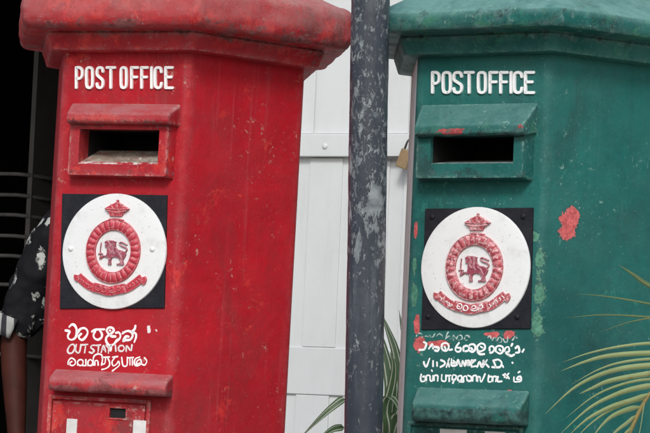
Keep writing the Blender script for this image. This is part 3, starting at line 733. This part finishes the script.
# --- red: three lines
L1a = [[(72,135),(125,150),(104,198),(110,238),(150,257),(195,235),(217,185),(214,115),(190,70),(155,58),(122,88)],
       [(232,160),(262,120),(312,104),(352,132),(358,175),(330,225),(290,258),(255,245),(246,212),(275,180)],
       [(418,150),(452,128),(510,122),(575,122)], [(458,150),(436,195),(450,238),(495,256),(540,225),(545,180),(520,140)]]
L1b = [[(45,190),(25,150),(50,112),(95,110),(125,135),(118,170),(70,208)], [(70,150),(74,153)], [(70,208),(95,235),(150,238)], [(70,208),(25,245),(15,295),(40,345),(85,368),(130,345),(175,290)], [(85,368),(88,400),(80,440)],
       [(160,185),(198,180),(222,215),(215,262),(175,298)],
       [(255,195),(300,165),(350,160),(392,190),(396,240),(360,285),(300,290),(262,305),(300,240),(340,240)], [(440,85),(428,130),(385,175)], [(400,175),(445,200),(448,250),(425,315)]]
za, zb_ = zoomed(60, 320, 13.0), zoomed(105, 320, 14.44)
mb = MB()
for st in L1a: stroke(mb, [fR(*za(*q)) for q in st], .0039, .0004, lambda u, v, h: to_front(u, v, h - .0001), vary=.45, flat=.94)
for st in L1b: stroke(mb, [fR(*zb_(*q)) for q in st], .0039, .0004, lambda u, v, h: to_front(u, v, h - .0001), vary=.45, flat=.94)
tag(mb.build('painted_lettering', M_LET_R, red), 'white hand painted Sinhala lettering')
L2 = [[(62,200),(78,180),(100,178),(106,205),(90,235),(66,240),(55,222),(62,200)], [(118,178),(112,215),(126,236),(142,228),(152,178)], [(160,180),(200,176)], [(186,180),(178,236)],
      [(252,182),(232,184),(222,198),(236,210),(246,222),(232,238),(212,232)], [(262,184),(292,180)], [(280,184),(274,236)], [(298,234),(314,184),(330,228)], [(302,214),(324,212)],
      [(334,182),(352,200),(374,178)], [(352,200),(350,238)], [(400,182),(404,224)], [(430,188),(452,184),(464,204),(452,224),(430,222),(422,204),(430,188)], [(478,226),(482,186),(512,222),(520,180)]]
brush(red, fR, zoomed(60, 320, 7.222), L2, .0029, M_FADE_R, 'painted_lettering', 'white hand painted word OUTSTATION')
L3 = [[(59,321),(60,300),(80,275),(107,289),(110,316),(91,329),(75,324),(72,308),(86,300)], [(128,326),(128,300),(145,286),(166,294),(163,321),(144,329),(134,321)], [(163,329),(187,329)], [(187,286),(187,329)],
      [(203,329),(203,300),(219,286),(235,300),(230,326),(214,329)], [(241,326),(243,268),(268,247),(300,252),(307,284),(300,326)], [(252,326),(254,296),(272,296),(276,326)],
      [(302,270),(357,267)], [(330,270),(324,313),(308,319)], [(346,278),(357,300),(357,328),(335,348),(302,358)], [(380,268),(416,264)], [(397,270),(376,302),(385,331),(408,319),(423,298),(429,325),(405,348),(378,368)],
      [(446,270),(452,319),(464,334),(484,325),(487,270)], [(496,273),(530,270)], [(505,273),(506,325)], [(523,271),(523,325)],
      [(575,311),(553,319),(557,298),(580,284),(586,316),(553,331),(537,313),(545,281),(575,267)], [(586,316),(612,325),(627,296),(610,272)]]
brush(red, fR, zoomed(60, 320, 7.222), L3, .0025, M_LET_R, 'painted_lettering', 'white hand painted Tamil lettering')
# --- green: four lines
zg1, zg2, zg3, zg4 = zoomed(410, 325, 10.83), zoomed(468, 325, 10.83), zoomed(410, 355, 10.83), zoomed(468, 355, 10.83)
def lines(parts, wd, mat, label, gap=None):
    """one mesh per painted word; gap = photograph x at which the second word starts"""
    mbs = [MB(), MB()]
    for zm, sts in parts:
        for st in sts:
            mb = mbs[1 if gap and zm(*st[0])[0] > gap else 0]
            stroke(mb, [fG(*zm(*q)) for q in st], wd, .0004, lambda u, v, h: to_front(u, v, h - .0001), vary=.45, flat=.94)
    for mb in mbs:
        if mb.v: tag(mb.build('painted_lettering', mat, grn), label)
G1 = [(zg1, [[(70,125),(80,100),(110,90),(132,108),(128,135)], [(150,130),(180,118),(200,130),(215,105),(225,130),(250,128),(268,95)], [(290,118),(315,95),(350,115),(352,140)], [(385,150),(405,90),(415,78)], [(395,140),(425,120),(440,150)], [(470,112),(490,135),(470,165)], [(505,150),(520,118),(555,112),(565,150),(530,165)], [(590,150),(605,115),(640,120),(640,155),(605,165)]]),
      (zg2, [[(0,120),(15,140),(5,165)], [(212,135),(240,118),(250,145)], [(262,165),(285,135),(305,150),(300,175)], [(318,170),(330,140),(355,140),(362,180),(330,190)], [(380,150),(400,185),(425,180),(430,130)], [(480,165),(520,120)], [(505,125),(530,140)]])]
lines(G1, .0022, M_FADE_G, 'thin faded white hand painted Sinhala lettering', 480)
G2 = [(zg1, [[(150,185),(175,200),(170,235),(150,265),(100,270)], [(205,255),(240,205),(250,255)], [(228,228),(285,240)], [(270,275),(300,280),(312,250),(285,238)], [(345,255),(345,215),(375,195),(410,205),(420,240),(400,275),(365,275),(345,255)], [(375,235),(385,255)], [(430,270),(455,265)], [(530,195),(500,235),(492,270),(515,290),(545,280),(548,250),(505,245)], [(580,280),(580,240),(610,225),(640,240),(630,275),(600,285)]]),
      (zg2, [[(5,235),(30,210),(70,215),(80,260),(50,290),(20,280)], [(35,250),(45,262)], [(105,275),(100,235),(140,200),(180,215),(180,260),(140,285),(105,285),(130,315),(175,315)], [(140,235),(155,245)], [(235,275),(235,240),(265,230),(285,260),(265,295),(240,300)], [(300,285),(305,240),(345,225),(380,245),(375,290),(345,310),(315,295)], [(340,262),(350,275)], [(395,280),(410,245),(440,240),(445,285),(410,300),(450,330)], [(470,225),(480,205)], [(500,320),(470,335),(440,320)], [(515,250),(545,230),(555,290),(520,300)], [(590,290),(605,265)]])]
lines(G2, .0034, M_LET_G, 'bold white hand painted Sinhala lettering', 487.5)
G3 = [(zg3, [[(150,75),(155,100),(178,125),(212,40)], [(250,65),(250,122)], [(292,80),(294,118)], [(335,55),(375,75),(372,105),(330,130)], [(395,130),(425,40)], [(412,60),(425,125)], [(450,45),(450,110),(490,115)], [(470,60),(490,85),(455,85)], [(505,110),(520,50),(545,120)], [(512,90),(540,90)], [(560,120),(570,60),(595,120),(605,60)], [(625,60),(625,110),(648,110)]]),
      (zg2, []), (zg4, [[(5,60),(0,110),(25,90),(10,60)], [(40,55),(38,125)], [(40,90),(75,60)], [(40,128),(85,120)], [(42,60),(80,55)], [(100,130),(125,75),(150,130),(170,60)], [(165,65),(225,130)], [(205,55),(160,128)], [(275,60),(300,130),(262,130)], [(275,60),(330,50),(365,85),(345,130),(290,132)], [(375,115),(382,130)], [(480,82),(484,86)]])]
lines(G3, .0031, M_LET_G, 'patchy white hand painted English lettering', 490.5)
G4 = [(zg3, [[(122,210),(115,255),(125,285),(160,280),(165,235),(140,235)], [(180,275),(180,225),(215,225),(220,275),(245,275),(250,225)], [(235,165),(240,175)], [(262,275),(265,225),(300,225),(300,280)], [(345,215),(345,275),(385,280),(390,220)], [(400,225),(440,220)], [(425,225),(425,285)], [(460,225),(458,265),(490,265),(500,225),(470,215)], [(480,265),(465,305)], [(520,275),(520,235),(555,225),(560,265),(535,285),(580,290)], [(580,285),(580,240),(610,230),(620,275),(640,285)]]),
      (zg4, [[(0,220),(35,240),(30,280),(0,275)], [(50,280),(55,230),(90,225),(92,280)], [(105,285),(105,240),(130,240),(135,280),(150,285),(185,205)], [(225,220),(220,285),(255,285),(260,235),(235,235)], [(270,285),(275,235),(310,240),(300,285)], [(325,235),(320,285),(365,285)], [(380,215),(415,225),(440,200)], [(395,240),(430,235),(445,255)], [(400,205),(420,250)], [(498,240),(500,285),(530,290),(575,280),(570,235),(540,240),(530,265),(575,262)], [(545,190),(560,180)]])]
lines(G4, .0028, M_LET_G, 'white hand painted Tamil lettering', 486.5)

# old red and light green paint showing through on the green box
def blob(root, fn, pts, mat, name, to3=to_front, label=None, h=.0006):
    mb = MB(); P = catmull([Vector(fn(*q)) for q in pts], 5, closed=True)
    P = [p + Vector((mnoise.noise(Vector((p.x*300, p.y*300, 0))), mnoise.noise(Vector((p.x*300, p.y*300, 9)))))*.0016 for p in P]
    relief(mb, P, -.0001, h, .0004, to3); o = mb.build(name, mat, root)
    if label: tag(o, label)
    return o
# small white spots beside the red box's words
for pts in ([(147,327),(150,326),(150.5,332),(148,333)], [(155,330),(157,329.5),(157,332)], [(122,331.5),(124,331),(124.5,333)]):
    blob(red, fR, pts, M_FADE_R, 'paint_spot')

# ------------------------------------------------------------------ pole
pa, pb = at_d(370.6, 0, 4.25), at_d(363.2, 433, 4.25)
ax = (pa - pb).normalized(); base = pb - ax*(pb.z/ax.z)
pole = empty('street_pole', base); pole.rotation_euler = ax.to_track_quat('Z', 'Y').to_euler()
tag(pole, 'slate blue metal pole with flaking paint standing between the red and green post boxes', 'pole')
mb = MB(); rings = []; NP = 48; PR = .0302
for i in range(331):
    z = .012 + i*.01
    rings.append([])
    for q in range(NP):
        a = 2*math.pi*q/NP; v = Vector((math.cos(a), math.sin(a), 0))
        rr = PR + .0006*mnoise.noise(Vector((v.x*1.5, v.y*1.5, z*9))) + .0005*mnoise.noise(Vector((v.x*4, v.y*4, z*45)))
        rings[-1].append(v*rr + Vector((0, 0, z)))
mb.loft(rings); mb.build('shaft', M_POLE, pole, smooth=True)
mb = MB(); mb.box((-.09, -.09, 0), (.09, .09, .012)); mb.build('base_plate', M_POLE, pole, bevel=.003)
for sx_ in (-1, 1):
    for sy_ in (-1, 1):
        mb = MB(); mb.loft([[(sx_*.068 + .009*math.cos(R(60*q)), sy_*.068 + .009*math.sin(R(60*q)), z) for q in range(6)] for z in (.012, .024)]); mb.build('bolt', M_STEEL, pole)
mb = MB(); mb.loft([[(PR*1.05*s*math.cos(R(10*q)), PR*1.05*s*math.sin(R(10*q)), 3.312 + z) for q in range(36)] for s, z in ((1, 0), (1, .012), (.8, .024), (.3, .032))]); mb.build('pole_cap', M_POLE, pole, smooth='auto')

# ------------------------------------------------------------------ plants
def leaf_mat(name, a, b_, stripe=None, trans=.35, rough=.45):
    t = NT(name)
    c = t.mix(t.step(t.noise(14, 4, .6), .3, .7), a, b_)
    if stripe == 'rib':                            # a pale midrib, fine veins and browned tips
        at = t.n.new('ShaderNodeAttribute'); at.attribute_name = 'across'
        ab = t.math('ABSOLUTE', at.outputs['Fac']); vn = t.math('ABSOLUTE', t.math('SINE', t.math('MULTIPLY', at.outputs['Fac'], 14.0)))
        c = t.mix(t.math('MULTIPLY', t.step(vn, .6, 1.0), .22), c, tuple(q*.45 for q in a))
        c = t.mix(t.step(ab, .16, .06), c, (.55, .50, .22)); c = t.mix(t.step(t.noise(26, 6, .75), .60, .70, 0, .7), c, (.34, .24, .10))
        stripe = None
    if stripe:
        at = t.n.new('ShaderNodeAttribute'); at.attribute_name = 'across'
        s1 = t.math('ABSOLUTE', at.outputs['Fac'])
        wv = t.math('ADD', s1, t.math('MULTIPLY', t.math('SUBTRACT', t.noise(20, 3), .5), .25))
        m1 = t.math('MULTIPLY', t.step(wv, .40, .46), t.step(wv, .66, .60))
        c = t.mix(m1, c, stripe)
    t.put(t.b.inputs['Base Color'], c); t.b.inputs['Roughness'].default_value = rough
    tr = t.n.new('ShaderNodeBsdfTranslucent'); t.l.new(c, tr.inputs['Color'])
    mx = t.n.new('ShaderNodeMixShader'); mx.inputs[0].default_value = trans
    t.l.new(t.b.outputs[0], mx.inputs[1]); t.l.new(tr.outputs[0], mx.inputs[2]); t.l.new(mx.outputs[0], t.out.inputs[0])
    return t.m
M_PALM = leaf_mat('pale_palm_leaflet', (.50, .60, .30), (.40, .52, .24), 'rib', .25)
M_PALMD = leaf_mat('dark_palm_leaflet', (.14, .24, .11), (.22, .32, .16), 'rib', .25)
M_RACHIS = simple('orange_brown_palm_stalk', (.30, .20, .08), (.24, .22, .08), 30, .5)
M_STRIPE = leaf_mat('striped_leaf', (.08, .16, .08), (.13, .23, .10), (.74, .78, .68), .35)
M_STEM = simple('plant_cane', (.16, .13, .08), (.10, .09, .05), 30, .8, .5, .003)
M_POT = simple('terracotta_pot', (.32, .13, .07), (.24, .10, .06), 12, .8, .3, .003)
M_SOIL = simple('potting_soil', (.035, .025, .018), (.06, .045, .03), 60, .95, .8, .01)

def blade(mb, acr, pts, wd, side, n=10, droop=.0, fold=.25, tip=.05):
    P = catmull([Vector(p) for p in pts], 6); m = len(P); rows = []
    for i, p in enumerate(P):
        t_ = i/(m-1); tg = (P[min(i+1, m-1)] - P[max(i-1, 0)]).normalized()
        s = (side - tg*side.dot(tg)).normalized(); nn = tg.cross(s)
        wv = wd*.5*max(tip, min(1, (t_*4 + .35))*(1 - t_**2.6))
        rows.append([p + s*wv*q + nn*(wv*fold*abs(q)) for q in (-1, -.5, 0, .5, 1)])
    n0 = len(mb.v); mb.loft(rows, closed=False, cap0=False, cap1=False)
    acr += [q for _ in rows for q in (-1, -.5, 0, .5, 1)]
def set_across(o, acr):
    at = o.data.attributes.new('across', 'FLOAT', 'POINT'); at.data.foreach_set('value', acr)
def pot(root, r, h, z0=0.0):
    mb = MB(); mb.loft([[(r*s*math.cos(R(10*q)), r*s*math.sin(R(10*q)), z0 + h*z) for q in range(36)] for s, z in ((.68, 0), (.95, .84), (1.06, .85), (1.06, 1.0), (.94, 1.0), (.9, .9))], cap1=False)
    p_ = mb.build('pot', M_POT, root, smooth='auto', angle=40)
    mb = MB(); mb.loft([[(r*.9*s*math.cos(R(10*q)), r*.9*s*math.sin(R(10*q)), z0 + h*(.9 + .02*(1-s))) for q in range(36)] for s in (1, .5, .05)], cap0=False)
    mb.build('soil', M_SOIL, p_, smooth=True)

# striped dracaena between the boxes
PY = 4.60
bp = at_y(383, 440, PY); dr = empty('striped_plant', (bp.x, PY, 0))
tag(dr, 'potted plant with long green and white striped leaves behind the pole', 'plant')
pot(dr, .13, .24)
top = bp.z - .02
mb = MB(); mb.tube([(0.01, 0, .22), (-.01, .005, top*.5), (0, 0, top*.8), (0, 0, top)], [.016, .014, .012, .009], 10); mb.build('stem', M_STEM, dr, smooth=True)
def dleaf(pxs, wd, dy=(0, 0)):
    pts = [Vector((0, 0, top - .03))]
    for i, (px, py) in enumerate(pxs):
        Yv = PY + dy[0] + (dy[1]-dy[0])*i/max(1, len(pxs)-1)
        pts.append(at_y(px, py, Yv) - Vector((bp.x, PY, 0)))
    mb = MB(); acr = []; blade(mb, acr, pts, wd, Vector((.9, .42, .1)), fold=.22)
    o = mb.build('leaf', M_STRIPE, dr, smooth=True); set_across(o, acr)
dleaf([(370,425),(356,405),(346,399),(334,406),(318,420),(300,438)], .021, (-.02, -.10))
dleaf([(368,440),(352,428),(340,427),(328,432),(312,448)], .021, (-.03, -.06))
dleaf([(390,400),(388,370),(382,345),(374,322),(366,300)], .022, (.0, .02))
dleaf([(398,405),(399,375),(395,350),(388,330),(381,312)], .022, (.01, .03))
dleaf([(404,410),(410,380),(408,352),(402,328),(399,310)], .014, (.02, .05))
dleaf([(396,425),(402,405),(404,392),(408,384)], .022, (-.03, -.06))
dleaf([(392,428),(398,415),(404,418),(410,432),(414,450)], .026, (-.05, -.09))
dleaf([(386,430),(384,412),(388,398),(396,402),(404,424)], .024, (-.06, -.10))
dleaf([(384,420),(392,385),(394,365),(390,352)], .020, (-.03, -.05))
dleaf([(378,440),(365,445),(350,470),(342,500)], .022, (-.03, -.08))
dleaf([(380,425),(376,395),(366,370),(352,352)], .020, (.04, .08))

# areca palm standing in front of the green box
PD = 4.05
pb0 = at_d(720, 433, PD); palm = empty('palm_plant', (pb0.x, pb0.y, 0))
tag(palm, 'pale green potted palm whose fronds arch in front of the green post box', 'palm')
pot(palm, .17, .30)
pbase = Vector((pb0.x, pb0.y, 0))
def L(px, py, D=PD): return at_d(px, py, D) - pbase
VIEW = (CAM_ROT @ Vector((0, 0, 1)))
UPV = CAM_ROT @ Vector((0, 1, 0))
def frond(rach, leaves, mat, ends=True, name='frond'):
    mb = MB(); acr = []
    mb.tube([Vector((0, 0, .26))] + catmull([L(*q) for q in rach], 5), [.006] + [.0042 - .0022*i/(5*(len(rach)-1)) for i in range(5*(len(rach)-1) + 1)], 8, mi=1)
    acr += [0]*len(mb.v)
    for pts, wd in leaves:
        m = len(pts)
        P = [L(q[0], q[1], PD + (q[2] if len(q) > 2 else -.02*i)) for i, q in enumerate(pts)]
        side = (UPV*.9 + VIEW*.45).normalized()
        blade(mb, acr, P, wd*.88, side, fold=.3, tip=.04)
    o = mb.build(name, [mat, M_RACHIS], palm, smooth=True); set_across(o, acr); return o
rach1 = [(600,520),(618,455),(630,431),(641,408),(652,391),(675,370),(705,352),(740,342)]
frond(rach1, [
    ([(702,353),(660,344),(625,346),(590,353),(563,362)], .0065),
    ([(700,354),(650,353.5),(610,356),(585,362),(561,371)], .0105),
    ([(682,366),(649,366),(611,371.5),(576,387),(545,414)], .0118),
    ([(675,371),(650,374),(611,381),(592,388.5),(579,394)], .0115),
    ([(690,360),(655,359),(622,362.5),(598,370),(572,384)], .0060),
    ([(668,379),(640,380.5),(612,388),(590,399),(566,418)], .0062),
    ([(646,399),(628,403.5),(606,413),(586,428),(574,442)], .0060),
    ([(660,385),(640,388),(618.5,394),(590,408),(560,434)], .0118),
    ([(650,394),(635,400),(612,407),(588,419),(568,436)], .0118),
    ([(641,407),(628,410),(612,417),(600,428),(588,444)], .0112),
    ([(636,416),(628,423),(616,432),(604,446)], .0105),
    ([(645,402),(643,415),(640,432),(634,452)], .0100),
    ([(655,388),(656,410),(652,430),(648,452)], .0110),
    ([(632,428),(624,436),(614,450)], .0090),
    ([(668,376),(676,395),(676,420),(670,450)], .011),
    ([(690,361),(706,380),(712,410),(708,440)], .011),
    ([(715,349),(740,362),(752,390),(752,420)], .011),
    ([(725,345),(700,330),(672,325),(655,327)], .009)], M_PALM, True)
rach2 = [(712,430),(716,380),(722,335),(738,300),(765,275),(800,262)]
frond(rach2, [
    ([(722,337),(690,322),(640,316.5),(600,315),(566,318)], .0045),
    ([(724,330),(690,312),(650,304),(610,297),(576,293.5)], .0050),
    ([(730,315),(690,303),(650,286),(634,275),(619,265)], .0105),
    ([(726,325),(700,322),(660,318),(630,322),(600,332)], .0045),
    ([(745,292),(720,270),(695,258),(670,252)], .0105),
    ([(755,283),(740,255),(722,236),(700,225)], .0105),
    ([(760,278),(780,300),(792,330),(795,360)], .011),
    ([(785,266),(805,285),(818,315),(822,345)], .011)], M_PALMD)
for (dx, dy, dz, s_) in ((.35, .10, 1.25, 1), (.25, -.25, 1.15, -1), (.40, -.05, 1.05, 1), (.1, .30, 1.30, 1)):
    tip_ = Vector((dx, dy, dz)); c1 = Vector((dx*.25, dy*.25, dz*.72)); R_ = catmull([Vector((0, 0, .27)), c1, tip_*.85 + Vector((0, 0, .12)), tip_ + Vector((dx*.4, dy*.4, -.05))], 8)
    mb = MB(); acr = []; mb.tube(R_, [.006 - .004*i/(len(R_)-1) for i in range(len(R_))], 8, mi=1)
    for i in range(9, len(R_)):
        for sg in (-1, 1):
            p_ = R_[i]; tg = (R_[i] - R_[i-1]).normalized(); sd_ = tg.cross(Vector((0, 0, 1))).normalized()*sg
            ln_ = .22*(1 - abs(i/len(R_) - .6))
            blade(mb, acr, [p_, p_ + (sd_*.6 + tg*.5)*ln_*.5 + Vector((0, 0, .02)), p_ + (sd_*.8 + tg*.8)*ln_ - Vector((0, 0, .05))], .012, tg.cross(sd_).cross(sd_ + tg), fold=.3)
    o = mb.build('frond', [M_PALM, M_RACHIS], palm, smooth=True); set_across(o, ([0]*(len(mb.v) - len(acr))) + acr)

# ------------------------------------------------------------------ person in the dark doorway
M_SKIN = simple('brown_skin', (.060, .016, .010), (.036, .010, .007), 20, .6, .15, .001, .12)
M_HAIR = simple('black_hair', (.012, .010, .009), (.02, .017, .015), 40, .5, .6, .003)
M_TROUSER = simple('dark_trousers', (.018, .018, .022), (.026, .026, .03), 60, .9, .4, .002)
t = NT('black_shirt_white_print')
vor = t.n.new('ShaderNodeTexVoronoi'); vor.feature = 'F1'; vor.inputs['Scale'].default_value = 1.0; t.l.new(t.coord((30, 30, 13), (.3, .1, .2)), vor.inputs['Vector'])
lf = t.math('ADD', vor.outputs['Distance'], t.math('MULTIPLY', t.math('SUBTRACT', t.noise(30, 6, .75, dist=1.2), .5), 1.5))
msk = t.math('MULTIPLY', t.step(lf, .36, .30), t.step(t.noise(14, 3), .44, .49))
M_SHIRT = t.done(t.mix(msk, (.006, .006, .008), (.40, .42, .39)), .8, t.bump(t.noise(30, 3), .4, .006), .2)
t = NT('striped_sleeve_band')
wv = t.n.new('ShaderNodeTexWave'); wv.bands_direction = 'X'; wv.inputs['Scale'].default_value = 9.0; t.l.new(t.coord(), wv.inputs['Vector'])
M_BAND = t.done(t.mix(t.step(wv.outputs['Fac'], .35, .5), (.02, .02, .025), (.34, .35, .34)), .8)

QY = 6.15
def PP(px, py, dy=0): return at_y(px, py, QY + dy)
sh_l = PP(50, 240); RT = Vector((.914, .4035, 0)); FW = Vector((.4035, -.914, 0))       # to the person's left hand side as seen, and towards the street
ctr = sh_l + RT*.18; ctr.z = sh_l.z
person = empty('person', (ctr.x, ctr.y, 0))
tag(person, 'person in a black shirt with white leaf print standing in the dark doorway', 'person')
zs_ = ctr.z
def Q(r, f_, z): return RT*r + FW*f_ + Vector((0, 0, z))
def W2(v): return v - Vector((ctr.x, ctr.y, 0))
def skin_obj(name, verts, edges, radii, mat, root_i=0, sub=2, parent=None):
    me = bpy.data.meshes.new(name); me.from_pydata([tuple(v) for v in verts], edges, []); me.materials.append(mat)
    o = bpy.data.objects.new(name, me); COL.objects.link(o); o.parent = parent
    sk = o.modifiers.new('skin', 'SKIN'); sk.use_smooth_shade = True
    if not me.skin_vertices: me.skin_vertices.new()
    for i, r_ in enumerate(radii):
        me.skin_vertices[0].data[i].radius = (r_, r_) if not isinstance(r_, tuple) else r_
        me.skin_vertices[0].data[i].use_root = (i == root_i)
    s_ = o.modifiers.new('sub', 'SUBSURF'); s_.levels = sub; s_.render_levels = sub
    return o
elb = W2(PP(13, 338, -.02)); wri = W2(PP(17, 448, -.10)); 
v = [Q(0, 0, .90), Q(0, .01, 1.05), Q(0, .0, 1.22), Q(0, -.01, zs_ + .02), Q(0, 0, zs_ + .09), Q(0, .02, zs_ + .16), Q(0, .015, zs_ + .24), Q(0, .0, zs_ + .30)]
rad = [.125, .115, .12, .085, .052, .075, .088, .055]
e = [(i, i+1) for i in range(7)]
def limb(pts, rads, start):
    global v, rad, e
    p0 = start
    for p_, r_ in zip(pts, rads):
        v.append(p_); rad.append(r_); e.append((p0, len(v)-1)); p0 = len(v)-1
    return p0
wl1 = limb([W2(sh_l), W2(sh_l).lerp(elb, .5), elb, elb.lerp(wri, .35), wri], [.052, .044, .038, .036, .023], 3)
wr1 = limb([Q(.17, 0, zs_), Q(.20, .0, zs_ - .15), Q(.22, .02, zs_ - .29), Q(.20, .10, zs_ - .40), Q(.17, .16, zs_ - .50)], [.052, .044, .036, .033, .022], 3)
for sg in (-1, 1):
    limb([Q(.085*sg, 0, .82), Q(.095*sg, .015, .50), Q(.10*sg, -.01, .28), Q(.10*sg, -.015, .085), Q(.105*sg, .06, .045), Q(.11*sg, .14, .035)], [.088, .058, .05, .036, .036, .028], 0)
def hand(wi, dirv, latv):
    wp = v[wi]
    palm_ = limb([wp + dirv*.05, wp + dirv*.085], [.026, .026], wi)
    nb_ = dirv.cross(latv)
    for q, ln_ in zip((-.027, -.009, .009, .026), (.065, .075, .070, .055)):
        b0 = wp + dirv*.095 + latv*q
        limb([b0, b0 + dirv*ln_*.45 + nb_*.004, b0 + dirv*ln_*.8 + nb_*.014, b0 + dirv*ln_ + nb_*.022], [.0095, .009, .0085, .007], palm_)
    limb([wp + dirv*.035 - latv*.032, wp + dirv*.062 - latv*.046 + nb_*.008, wp + dirv*.085 - latv*.05 + nb_*.016], [.012, .010, .008], palm_ - 1)
hand(wl1, (wri - elb).normalized(), FW); hand(wr1, Vector((-.25, .1, -1)).normalized(), (FW*.6 - RT*.8).normalized())
# nose and ears
for sg in (-1, 1): limb([Q(.078*sg, .005, zs_ + .20), Q(.092*sg, -.005, zs_ + .215)], [.014, .012], 6)
body = skin_obj('body', v, e, rad, M_SKIN, 0, 2, person)
for sg in (-1, 1):
    mb = MB(); c0 = Q(.032*sg, .088, zs_ + .222)
    mb.loft([[c0 + RT*.014*math.cos(a_)*math.cos(b2) + FW*.010*math.sin(b2) + Vector((0, 0, .007*math.sin(a_)*math.cos(b2))) for a_ in [R(30*q) for q in range(12)]] for b2 in [R(-60), R(0), R(40), R(80)]])
    mb.build('eye', M_HAIR, person, smooth=True)
mb = MB(); rings = []
for dz_, dp_, wd_ in ((.232, .076, .006), (.215, .088, .009), (.198, .098, .012), (.186, .105, .016), (.178, .100, .017), (.172, .086, .013)):
    rings.append([Q(0, .070, zs_ + dz_) + RT*wd_*math.cos(R(20*q)) + FW*(dp_ - .070)*max(-.3, math.sin(R(20*q))) for q in range(18)])
mb.loft(rings); mb.build('nose', M_SKIN, person, smooth=True)
mb = MB(); c0 = Q(0, .092, zs_ + .142)
mb.tube([c0 - RT*.024, c0 + FW*.006, c0 + RT*.024], [.003, .007, .003], 8); mb.build('mouth', simple('lips', (.22, .07, .06), (.18, .06, .05)), person, smooth=True)
hair = MB(); rings = []
for k_ in range(0, 11):
    ring = []
    for q in range(32):
        a_ = R(11.25*q); dr_ = RT*math.cos(a_) + FW*math.sin(a_)*1.04
        lowest = 28 if math.sin(a_) > .45 else (-6 if math.sin(a_) > -.2 else -38)      # forehead, temples, nape
        el = R(lowest + (89 - lowest)*k_/10)
        wob = 1 + .03*mnoise.noise(Vector((q*.9, k_*.8, 2)))
        ring.append(Q(0, .006, zs_ + .232) + dr_*.088*math.cos(el)*wob + Vector((0, 0, .112*math.sin(el)*wob)))
    rings.append(ring)
hair.loft(rings); hair.build('hair', M_HAIR, person, smooth=True)
# shirt and trousers follow the body
sv = [Q(0, 0, .62), Q(0, .01, .90), Q(0, .0, 1.18), Q(0, -.01, zs_ - .0), Q(-.10, 0, zs_ + .035), W2(sh_l) + Vector((0, 0, .012)), W2(sh_l).lerp(elb, .45), W2(sh_l).lerp(elb, .98),
      Q(.10, 0, zs_ + .035), Q(.17, 0, zs_ - .005), Q(.20, .0, zs_ - .15), Q(.22, .02, zs_ - .25), Q(-.06, 0, .84), Q(.06, 0, .84), Q(0, 0, zs_ + .06)]
se = [(0,1),(1,2),(2,3),(3,4),(4,5),(5,6),(6,7),(3,8),(8,9),(9,10),(10,11),(3,14)]
sv = sv[:12] + [sv[14]]; se = [(a, b2 if b2 != 14 else 12) for a, b2 in se]
shirt = skin_obj('shirt', sv, se, [.215, .185, .150, .115, .095, .078, .064, .062, .085, .070, .062, .056, .07], M_SHIRT, 2, 2, person)
fold_tex = bpy.data.textures.new('cloth_folds', 'CLOUDS'); fold_tex.noise_scale = .085; fold_tex.noise_depth = 2
dm = shirt.modifiers.new('folds', 'DISPLACE'); dm.texture = fold_tex; dm.strength = .045; dm.mid_level = .5
shirt.modifiers['sub'].levels = 4; shirt.modifiers['sub'].render_levels = 4
bd = (elb - W2(sh_l)).normalized(); m0 = W2(sh_l).lerp(elb, .80) - RT*.006; m1 = W2(sh_l).lerp(elb, .99) - RT*.010
mb = MB(); a_ = bd.cross(FW).normalized(); b2 = bd.cross(a_)
arc = [q for q in range(48) if (a_*math.cos(R(7.5*q)) + b2*math.sin(R(7.5*q))).dot(RT) < .12]
k0 = next(i_ for i_, q in enumerate(arc) if (q - 1) % 48 not in arc); arc = arc[k0:] + arc[:k0]
mb.loft([[m0.lerp(m1, tt) + (a_*math.cos(R(7.5*q)) + b2*math.sin(R(7.5*q)))*(.060 - .004*tt) for q in arc] for tt in (0, .3, .7, 1)], closed=False, cap0=False, cap1=False)
so = mb.build('sleeve_band', M_BAND, person, smooth=True); sm_ = so.modifiers.new('thick', 'SOLIDIFY'); sm_.thickness = .003
tv = [Q(0, 0, .90), Q(-.085, 0, .80), Q(-.095, .015, .50), Q(-.10, -.01, .28), Q(-.10, -.015, .10), Q(.085, 0, .80), Q(.095, .015, .50), Q(.10, -.01, .28), Q(.10, -.015, .10)]
skin_obj('trousers', tv, [(0,1),(1,2),(2,3),(3,4),(0,5),(5,6),(6,7),(7,8)], [.14, .105, .078, .07, .065, .105, .078, .07, .065], M_TROUSER, 0, 2, person)
